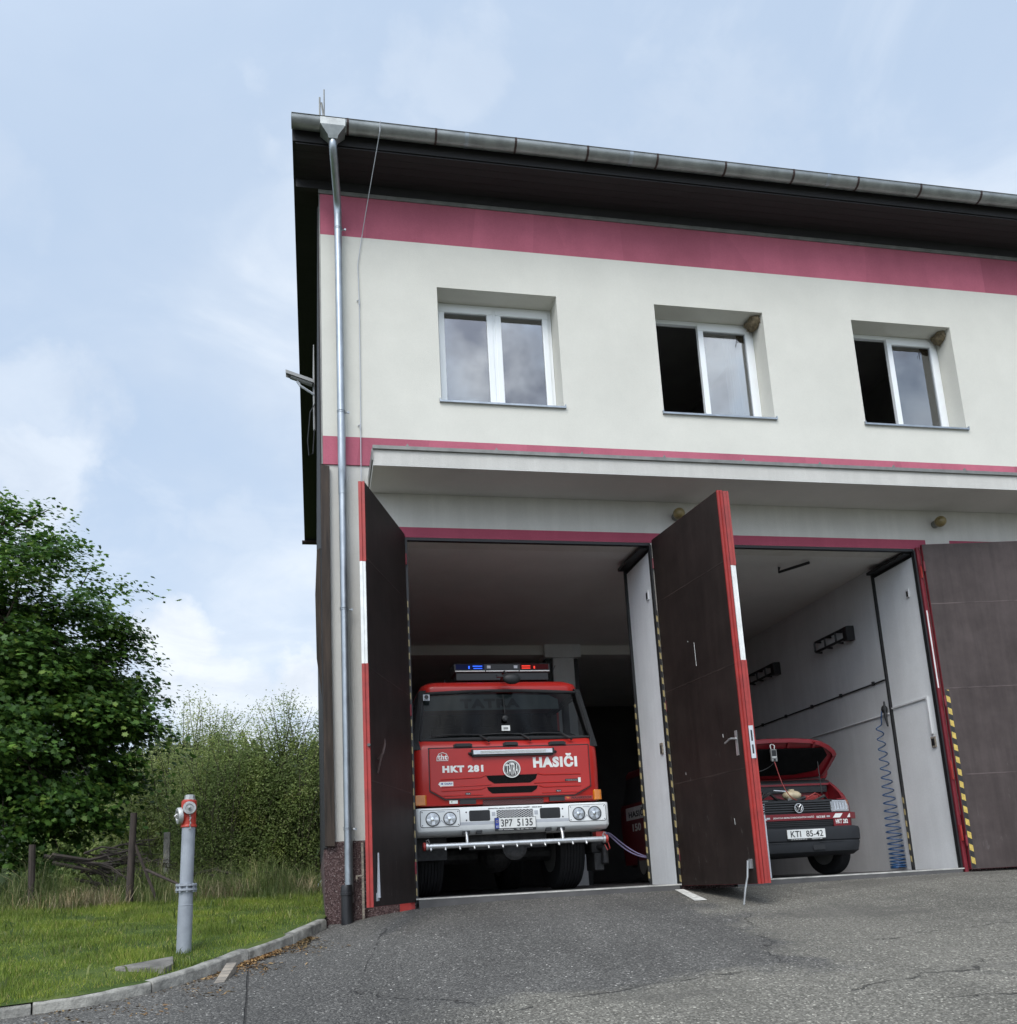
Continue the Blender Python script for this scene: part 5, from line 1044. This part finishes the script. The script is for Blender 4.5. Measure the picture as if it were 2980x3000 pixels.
# maple on the left
rg = np.random.default_rng(5)
TM = thing('maple_tree', 'dense dark green maple cut by the left edge of the photo', 'tree', (-6.3, 6.2, .1))
cl = []
lobes = [(-6.45, 6.2, 3.95, 3.25, 3.2, 3.15, 640), (-4.6, 5.9, 2.5, 1.75, 1.6, 1.85, 210), (-4.3, 6.0, 4.3, 1.15, 1.3, 1.0, 90), (-3.65, 6.1, 3.25, .80, 1.1, .55, 50), (-5.7, 6.0, 5.9, 1.0, 1.2, 1.0, 55)]
for lx, ly, lz, ra, rb, rc, n in lobes:
    d = rg.normal(size=(n, 3)); d /= np.linalg.norm(d, axis=1, keepdims=True)
    r = rg.uniform(.22, 1.0, n) ** .45
    bumpy = 1 + .10 * np.sin(5 * d[:, 0] + 3 * d[:, 2] * 2 + 1) + .08 * np.sin(9 * d[:, 2] + 4 * d[:, 1])
    cl.append(np.stack([lx + d[:, 0] * ra * r * bumpy, ly + d[:, 1] * rb * r, lz + d[:, 2] * rc * r * bumpy], 1))
cl = np.concatenate(cl); gap = np.sin(2.3 * cl[:, 0] + 1.1) * np.sin(2.9 * cl[:, 2] + .4) + .6 * np.sin(3.7 * cl[:, 1] + 2.1 * cl[:, 2]); cl = cl[(cl[:, 0] > -8.2) & (cl[:, 2] > .75) & (gap > -.55)]
n = len(cl); k = 120
sub = cl[:, None, :] + rg.normal(size=(n, k, 3)) * np.array([.24, .24, .080]) * rg.uniform(.6, 1.35, (n, 1, 1)); sub[:, :, 2] -= .45 * ((sub[:, :, 0] - cl[:, None, 0]) ** 2 + (sub[:, :, 1] - cl[:, None, 1]) ** 2)
C_ = sub.reshape(-1, 3); out = C_ - np.array([-6.3, 6.2, 3.6]); out /= np.linalg.norm(out, axis=1, keepdims=True)
nr = out * .45 + np.array([0, -.1, .85]) + rg.normal(size=C_.shape) * .38
leaves('crown', 'maple', C_, nr, rg.uniform(.055, .115, len(C_)), MAPLE, TM)
m = MB(); branchy(m, (-6.3, 6.2, -.2), (-6.25, 6.2, 6.4), .17, [tuple(c) for c in cl[::5]], rg); m.build('trunk', 'bark', TM, smooth=60)
# willow shrubs behind the lawn
def shrub(label, x, y, top, w, dpt, shoots, per, mat, seed, size=.075, low=.12):
    rg = np.random.default_rng(seed); T = thing('willow_shrub' if mat == 'willow' else 'broad_shrub', label, 'shrub', (x, y, .1), 'shrubs behind the lawn')
    Cs = []; m = MB()
    for i in range(shoots):
        a = rg.uniform(0, 2 * math.pi); rr = math.sqrt(rg.uniform(0, 1)); hgt = top * (1 - .38 * rr ** 2.0) * rg.uniform(.86, 1.0)
        if rg.uniform() < .33: hgt *= rg.uniform(.3, .7)
        ex, ey = x + w * rr * math.cos(a), y + dpt * rr * math.sin(a); bx, by = x + .25 * w * rr * math.cos(a) + rg.normal() * .1, y + .2 * dpt * rr * math.sin(a)
        t = np.linspace(0, 1, 7); px = bx + (ex - bx) * t ** .8; py = by + (ey - by) * t ** .8; kx, ky = rg.normal() * .16, rg.normal() * .1; px = px + kx * np.sin(t * 4.2) + rg.normal() * .22 * t ** 3; py = py + ky * np.sin(t * 3.6); pz = .1 + (hgt - .1) * (t ** .9) - .10 * rr * hgt * t ** 4
        m.tube(list(zip(px, py, pz)), list(np.linspace(.030, .004, 7)), 4)
        tt = rg.uniform(low, 1.02, per) ** .66; j = np.clip(tt, 0, 1) * 6; j0 = np.minimum(j.astype(int), 5); fr = (j - j0)[:, None]
        pts = np.stack([px, py, pz], 1); c = pts[j0] * (1 - fr) + pts[j0 + 1] * fr
        spread = (.20 * (1.08 - tt) + .13)[:, None]
        # side twigs: leaves gather in little sprays
        spr = rg.normal(size=(26, 3)) * np.array([1, 1, .7]); c = c + spr[rg.integers(0, 26, per)] * spread * 1.0 + rg.normal(size=(per, 3)) * .045
        Cs.append(c)
    C = np.concatenate(Cs); C = C[C[:, 2] > .12]
    nr = rg.normal(size=C.shape) * .45 + np.array([-.1, -.55, .75])
    leaves('foliage', mat, C, nr, rg.uniform(size * .7, size * 1.35, len(C)), OVAL, T)
    m.build('stem', 'twig', T, smooth=60)
shrub('tall light green willow shrub beside the maple', -2.9, 11.5, 5.15, 1.5, .8, 105, 470, 'willow', 21, .054)
shrub('wide green willow shrub against the building corner', -.75, 10.6, 4.85, 1.6, .8, 125, 470, 'willow2', 22, .052)
shrub('low bushy willow between the two taller shrubs', -1.95, 10.2, 4.1, 1.3, .7, 85, 420, 'willow2', 23, .05)
shrub('small shrub under the edge of the maple crown', -3.9, 12.5, 3.7, 1.3, 1.2, 70, 380, 'willow', 24, .09)
shrub('shaded scrub filling the back behind the branch pile', -5.0, 13.5, 2.6, 2.2, 1.2, 70, 320, 'willow2', 25, .1)
# branch pile
def dead(label, p0, dirs, seed):
    rg = np.random.default_rng(seed); m = MB()
    def grow(p, d, L, r, depth):
        q = p + d * L; q.z = max(q.z, .14); mid = p.lerp(q, .5) + Vector((rg.normal(), rg.normal(), rg.normal())) * L * .05
        m.tube([tuple(p), tuple(mid), tuple(q)], [r, r * .8, r * .55], 5)
        if depth == 0: return
        for i in range(3 if depth > 1 else 4):
            t = rg.uniform(.3, 1.0); dd = (d + Vector((rg.normal() * .45, rg.normal() * .4, rg.normal() * .32 - .12))).normalized()
            grow(p.lerp(q, t), dd, L * rg.uniform(.4, .65), r * .52, depth - 1)
    for d in dirs: grow(Vector(p0) + Vector((rg.normal() * .06, rg.normal() * .15, rg.normal() * .06)), Vector(d).normalized(), rg.uniform(.85, 1.25), .034, 3)
    tag(m.build('dead_branch', 'deadwood', smooth=60), label, 'branch', 'dead branches lying behind the lawn')
dead('dark dead branch sprawling from under the maple towards the brown post', (-4.1, 4.6, .86), [(1, .1, .02), (1, -.1, -.18), (1, 0, -.28), (.9, .3, -.08), (1, .1, -.35)], 3)
dead('tangled dead branch on the ground left of the brown post', (-3.7, 5.0, .55), [(1, .1, .0), (1, -.2, -.2), (.8, .2, .2)], 4)
dead('pale dead branch tangle behind the hydrant', (-1.9, 6.8, .62), [(1, .1, -.1), (1, -.3, -.35), (-.8, .1, -.1)], 8)
# grass
def blades(name, mat, xy, zf, h, w, lean, seed, seg=2):
    rg = np.random.default_rng(seed); n = len(xy); z = np.array([zf(a, b) for a, b in xy]); base = np.stack([xy[:, 0], xy[:, 1], z - .005], 1)
    a = rg.uniform(0, 2 * math.pi, n); d = np.stack([np.cos(a), np.sin(a), np.zeros(n)], 1); b = rg.uniform(0, 2 * math.pi, n); l = np.stack([np.cos(b), np.sin(b), np.zeros(n)], 1) * (rg.uniform(.1, 1, n) * lean * h)[:, None]
    H = np.stack([np.zeros(n), np.zeros(n), h], 1); W = d * (w / 2)[:, None]
    if seg == 1: V = np.stack([base - W, base + W, base + H + l], 1); k = 3
    else: V = np.stack([base - W, base + W, base + H * .6 + l * .3 + W * .7, base + H * (1 - .25 * lean) + l, base + H * .6 + l * .3 - W * .7], 1); k = 5
    me = bpy.data.meshes.new(name); me.vertices.add(n * k); me.vertices.foreach_set('co', V.reshape(-1).astype(np.float32)); me.loops.add(n * k); me.loops.foreach_set('vertex_index', np.arange(n * k, dtype=np.int32))
    if seg != 1:
        me.loops.add(n * 2); b0 = np.arange(n, dtype=np.int32)[:, None] * 5
        me.loops.foreach_set('vertex_index', (b0 + np.array([0, 1, 2, 4, 2, 3, 4], dtype=np.int32)[None, :]).reshape(-1)); L7 = np.arange(n, dtype=np.int32) * 7
        me.polygons.add(n * 2); me.polygons.foreach_set('loop_start', np.stack([L7, L7 + 4], 1).reshape(-1)); me.polygons.foreach_set('loop_total', np.tile(np.array([4, 3], dtype=np.int32), n))
    else: me.polygons.add(n); me.polygons.foreach_set('loop_start', np.arange(0, n * k, k, dtype=np.int32)); me.polygons.foreach_set('loop_total', np.full(n, k, dtype=np.int32))
    me.materials.append(M[mat]); me.update(calc_edges=True)
    o = bpy.data.objects.new(name, me); COL.objects.link(o); return o
def scatter(n, x0, x1, y0, y1, keep, seed):
    rg = np.random.default_rng(seed); p = np.stack([rg.uniform(x0, x1, n), rg.uniform(y0, y1, n)], 1); return p[np.array([keep(a, b) for a, b in p])]
def on_lawn(x, y): return x < (kerb_x(y) - .12 if y < 0 else -.06) and not (-1.70 < x < -1.32 and -2.62 < y < -2.25)
def patch(x, y): return math.sin(x * 3.1 + y * 1.7) + math.sin(x * 1.3 - y * 4.1 + 2) + .7 * math.sin(x * 7.7 + 1) * math.sin(y * 6.1)
p = scatter(190000, -6.2, -.03, -5.2, 3.4, lambda x, y: on_lawn(x, y) and (patch(x, y) > -1.25 or rnd(0, 1) < .32) and not (x > -.5 and y > -1.2 and y < 1.2 and rnd(0, 1) < .6), 31)
hh = np.array([.038 + .020 * (patch(a * 1.7 + 3, b * 1.6)) * .5 + .02 * min(1, max(0, (b - 1.5))) for a, b in p]); rg = np.random.default_rng(9)
stuff(blades('grass', 'grass', p, lawn_z, np.clip(hh, .02, .09) * rg.uniform(.7, 1.5, len(p)), rg.uniform(.005, .010, len(p)), .8, 32, 1), 'short mown lawn grass between the kerb and the fence posts', 'grass')
p = scatter(2600, -6.2, -.1, -5, 2.4, lambda x, y: on_lawn(x, y) and patch(x * 2 + 1, y * 2) > .75, 37)
stuff(blades('lawn_weeds', 'tallgrass', p, lawn_z, rg.uniform(.06, .14, len(p)), rg.uniform(.010, .022, len(p)), .9, 38), 'broad weed blades growing in the mown lawn', 'weeds')
def edge(x): return 2.45 + .25 * math.sin(x * 1.7) + .15 * math.sin(x * 4.3)
p = scatter(30000, -6.5, -.06, 2.2, 9.5, lambda x, y: y > edge(x) + abs(random.gauss(0, .12)) and (y < 5 or rnd(0, 1) < .5), 33)
h = np.array([(.36 + .34 * max(-.6, patch(a * 1.3, b * .8) * .5)) * min(1, .15 + max(0, b - edge(a)) * .9) for a, b in p]) * rg.uniform(.5, 1.5, len(p)); h = np.where(p[:, 0] > -1.6, h * .85, h)
stuff(blades('tall_grass', 'tallgrass', p, lawn_z, h + .05, rg.uniform(.005, .011, len(p)), .7, 34), 'tall uncut grass growing behind the mown lawn', 'grass')
cent = [(-3.35, 2.65, 130), (-3.1, 2.8, 160), (-2.85, 2.7, 130), (-3.8, 2.9, 70), (-1.5, 2.95, 120), (-1.2, 3.2, 110), (-1.75, 2.9, 60), (-.35, 2.9, 90), (-.22, 3.2, 60), (-2.3, 3.1, 30)]
pp = []
for cx, cy, nn in cent: pp.append(np.stack([rg.normal(cx, .14, nn), rg.normal(cy, .12, nn)], 1))
p = np.concatenate(pp); p = p[(p[:, 0] < -.08)]
stuff(blades('dry_grass', 'straw', p, lawn_z, rg.uniform(.14, .50, len(p)), rg.uniform(.004, .009, len(p)), 1.15, 35), 'pale dry grass tufts among the tall grass', 'dry grass')
# a little leaf litter and straw along the kerb
pts = []
for i in range(2600):
    t = rnd(0, 1) * (len(kp) - 2) + .4; i0 = int(t); a = Vector(kp[i0]).lerp(Vector(kp[i0 + 1]), t - i0); o = abs(random.gauss(.0, .055)) if math.sin(t * 5.1) + rnd(-1, 1.2) > -.2 else abs(random.gauss(.0, .25)); pts.append((a.x + o * .75 + .02, a.y - o * .6))
p = np.array(pts); c = np.stack([p[:, 0], p[:, 1], np.array([ground(a, b) + .010 for a, b in p])], 1)
stuff(leaves('leaf_litter', 'litter', c, np.tile([0, 0, 1.], (len(c), 1)) + rg.normal(size=c.shape) * .25, rg.uniform(.015, .06, len(c)), [(-.12, -.5), (.12, -.5), (.16, .2), (0, .5), (-.14, .1)]), 'dry litter gathered on the asphalt along the kerb', 'litter')
# far wood on the hill
cs, ns, ss = [], [], []
rg = np.random.default_rng(77)
for i in range(700):
    x = rg.uniform(-70, 40); v = rg.uniform(.15, .62); bx, by, bz = hill((x + 260) / 520, v); Hh = rg.uniform(3, 5.5)
    k = 90; t = rg.uniform(0, 1, k); a = rg.uniform(0, 6.28, k); rr = (1 - t) * 1.7 + .12
    cs.append(np.stack([bx + rr * np.cos(a), by + rr * np.sin(a), bz + .5 + t * Hh], 1)); ns.append(np.stack([np.cos(a), np.sin(a), np.full(k, .7)], 1)); ss.append(rg.uniform(.45, .95, k))
stuff(leaves('distant_wood', 'conifer', np.concatenate(cs), np.concatenate(ns), np.concatenate(ss), [(0, -.5), (.35, -.1), (.2, .3), (0, .5), (-.3, .1)]), 'distant wooded hillside seen between the shrubs', 'wood')

# ------------------------------------------------------------------ sky, sun, camera
SUN_EL, SUN_AZ = R(48), R(208)        # azimuth clockwise from +Y: behind the viewer, to the left
w = bpy.data.worlds.new('World'); SC.world = w; w.use_nodes = True; nt = w.node_tree; nt.nodes.clear()
sky = node(nt, 'ShaderNodeTexSky', sky_type='NISHITA'); sky.sun_disc = False; sky.sun_elevation = SUN_EL; sky.sun_rotation = SUN_AZ; sky.air_density = 1.0; sky.dust_density = 1.5; sky.ozone_density = 1.2; sky.altitude = 400
tc = node(nt, 'ShaderNodeTexCoord'); sx = node(nt, 'ShaderNodeSeparateXYZ'); nt.links.new(tc.outputs['Generated'], sx.inputs[0])
zz = mth(nt, 'ADD', mth(nt, 'MAXIMUM', sx.outputs[2], 0), .22)
cb = node(nt, 'ShaderNodeCombineXYZ'); nt.links.new(mth(nt, 'DIVIDE', sx.outputs[0], zz), cb.inputs[0]); nt.links.new(mth(nt, 'DIVIDE', sx.outputs[1], zz), cb.inputs[1])
def wn(vec, sc, off, det=7, ro=.56, dist=.0):
    mp = node(nt, 'ShaderNodeMapping'); mp.inputs['Location'].default_value = off; nt.links.new(vec, mp.inputs['Vector'])
    n = node(nt, 'ShaderNodeTexNoise'); n.inputs['Scale'].default_value = sc; n.inputs['Detail'].default_value = det; n.inputs['Roughness'].default_value = ro; n.inputs['Distortion'].default_value = dist; nt.links.new(mp.outputs[0], n.inputs['Vector']); return n.outputs['Fac']
veil = wn(cb.outputs[0], 1.15, (3.1, 1.7, 0), 6, .55, .3)
wisp = wn(cb.outputs[0], 3.2, (7.3, 2.2, 0), 8, .6, .6)
billow = wn(tc.outputs['Generated'], 6.5, (1.3, .4, 2.2), 8, .55)
billow2 = wn(tc.outputs['Generated'], 9.0, (.3, 1.4, .2), 9, .58, .2)
elev = sx.outputs[2]
base = mixc(nt, .74, sky.outputs[0], (5.5, 6.75, 8.5))                       # thin high haze over the blue
cum = mth(nt, 'MULTIPLY', sstep(nt, billow, .53, .62), sstep(nt, elev, .62, .30))
cov = mth(nt, 'ADD', mth(nt, 'MULTIPLY', sstep(nt, veil, .40, .74), .55), mth(nt, 'MULTIPLY', sstep(nt, wisp, .48, .78), .30), clamp=True)
heap = None
for d, r_, k_ in (((-.262, .852, .454), .06, .4), ((-.256, .886, .386), .055, .6), ((-.30, .90, .32), .07, .5), ((-.117, .960, .253), .050, 1.), ((-.095, .967, .22), .060, .9), ((-.087, .974, .19), .10, .8), ((-.012, .975, .222), .050, 1.), ((-.03, .747, .664), .05, .3), ((.131, .702, .70), .05, .25),
                  ((-.074, .926, .37), .05, .3), ((.33, .66, .68), .10, .2), ((-.3, .72, .62), .08, .2), ((-.02, .86, .52), .06, .35), ((.05, -.84, .53), .09, 1), ((.18, -.83, .50), .07, .9), ((-.2, -.75, .63), .3, .7), ((.4, -.80, .55), .2, .8), ((-.5, -.7, .5), .3, .6)):
    dv = Vector(d).normalized(); ds = node(nt, 'ShaderNodeVectorMath', operation='DISTANCE'); nt.links.new(tc.outputs['Generated'], ds.inputs[0]); ds.inputs[1].default_value = dv
    q = mth(nt, 'ADD', mth(nt, 'DIVIDE', ds.outputs['Value'], r_), mth(nt, 'MULTIPLY', mth(nt, 'SUBTRACT', billow2, .5), 4.2))
    q = mth(nt, 'MULTIPLY', sstep(nt, q, 1.25, .25), k_); heap = q if heap is None else mth(nt, 'MAXIMUM', heap, q)
cov = mth(nt, 'MAXIMUM', cov, heap)
cloudc = mixc(nt, sstep(nt, wisp, .30, .62), (6.0, 6.6, 7.5), (7.7, 8.2, 8.8))
hz = sstep(nt, elev, .45, .0)
col = mixc(nt, cov, base, cloudc)
col = mixc(nt, mth(nt, 'MULTIPLY', hz, .35), col, (7.6, 8.2, 8.9))
dp = node(nt, 'ShaderNodeVectorMath', operation='DOT_PRODUCT'); nt.links.new(tc.outputs['Generated'], dp.inputs[0]); dp.inputs[1].default_value = (math.sin(SUN_AZ) * math.cos(SUN_EL), math.cos(SUN_AZ) * math.cos(SUN_EL), math.sin(SUN_EL))
glow = mth(nt, 'MULTIPLY', mth(nt, 'POWER', mth(nt, 'MAXIMUM', dp.outputs['Value'], 0), 2.2), mth(nt, 'MULTIPLY_ADD', wisp, 1.6, .2))   # sun behind thin cloud
col = mixc(nt, 1, col, mixc(nt, glow, (1, 1, 1), (3.0, 2.9, 2.75)), 'MULTIPLY')
south = sstep(nt, sx.outputs[1], -.15, -.5)
col = mixc(nt, south, col, mixc(nt, 1, col, ramp(nt, billow2, [(.38, (.42, .44, .52)), (.50, (.85, .86, .90)), (.60, (1.3, 1.28, 1.25))]), 'MULTIPLY'))
bg = node(nt, 'ShaderNodeBackground'); nt.links.new(col, bg.inputs[0]); bg.inputs[1].default_value = .095
wo = node(nt, 'ShaderNodeOutputWorld'); nt.links.new(bg.outputs[0], wo.inputs[0])
ld = bpy.data.lights.new('sun', 'SUN'); ld.energy = 1.5; ld.angle = R(32); ld.color = (1, .965, .91)
lo = bpy.data.objects.new('sun', ld); COL.objects.link(lo)
sd = Vector((math.sin(SUN_AZ) * math.cos(SUN_EL), math.cos(SUN_AZ) * math.cos(SUN_EL), math.sin(SUN_EL)))
lo.rotation_euler = (-sd).to_track_quat('-Z', 'Y').to_euler(); lo.location = (-20, -30, 40)

cam = bpy.data.cameras.new('camera'); co = bpy.data.objects.new('camera', cam); COL.objects.link(co); SC.camera = co
def cam_axes(rx, ry, rz):
    r = Vector((math.cos(rz), math.sin(rz), 0)); fw = Vector((-math.sin(rz), math.cos(rz), 0)); up = Vector((0, 0, 1))
    fw, up = fw * math.cos(rx) + up * math.sin(rx), up * math.cos(rx) - fw * math.sin(rx)
    r, up = r * math.cos(ry) + up * math.sin(ry), up * math.cos(ry) - r * math.sin(ry)
    return r, up, fw
r_, u_, f_ = cam_axes(0.21066, -0.05406, -0.21138)
mw = Matrix((r_, u_, -f_)).transposed().to_4x4(); mw.translation = (-0.13539, -10.9, 0.14098); co.matrix_world = mw
cam.sensor_fit = 'VERTICAL'; cam.sensor_height = 24; cam.lens = 2720 / 3000 * 24; cam.shift_y = 500 / 3000; cam.clip_end = 2000; cam.clip_start = .05
SC.view_settings.view_transform = 'Standard'; SC.view_settings.look = 'None'; SC.view_settings.exposure = 0.38; SC.view_settings.gamma = 1
SC.cycles.use_denoising = True; SC.cycles.max_bounces = 10; SC.cycles.diffuse_bounces = 5; SC.cycles.transparent_max_bounces = 12; SC.cycles.sample_clamp_indirect = 6
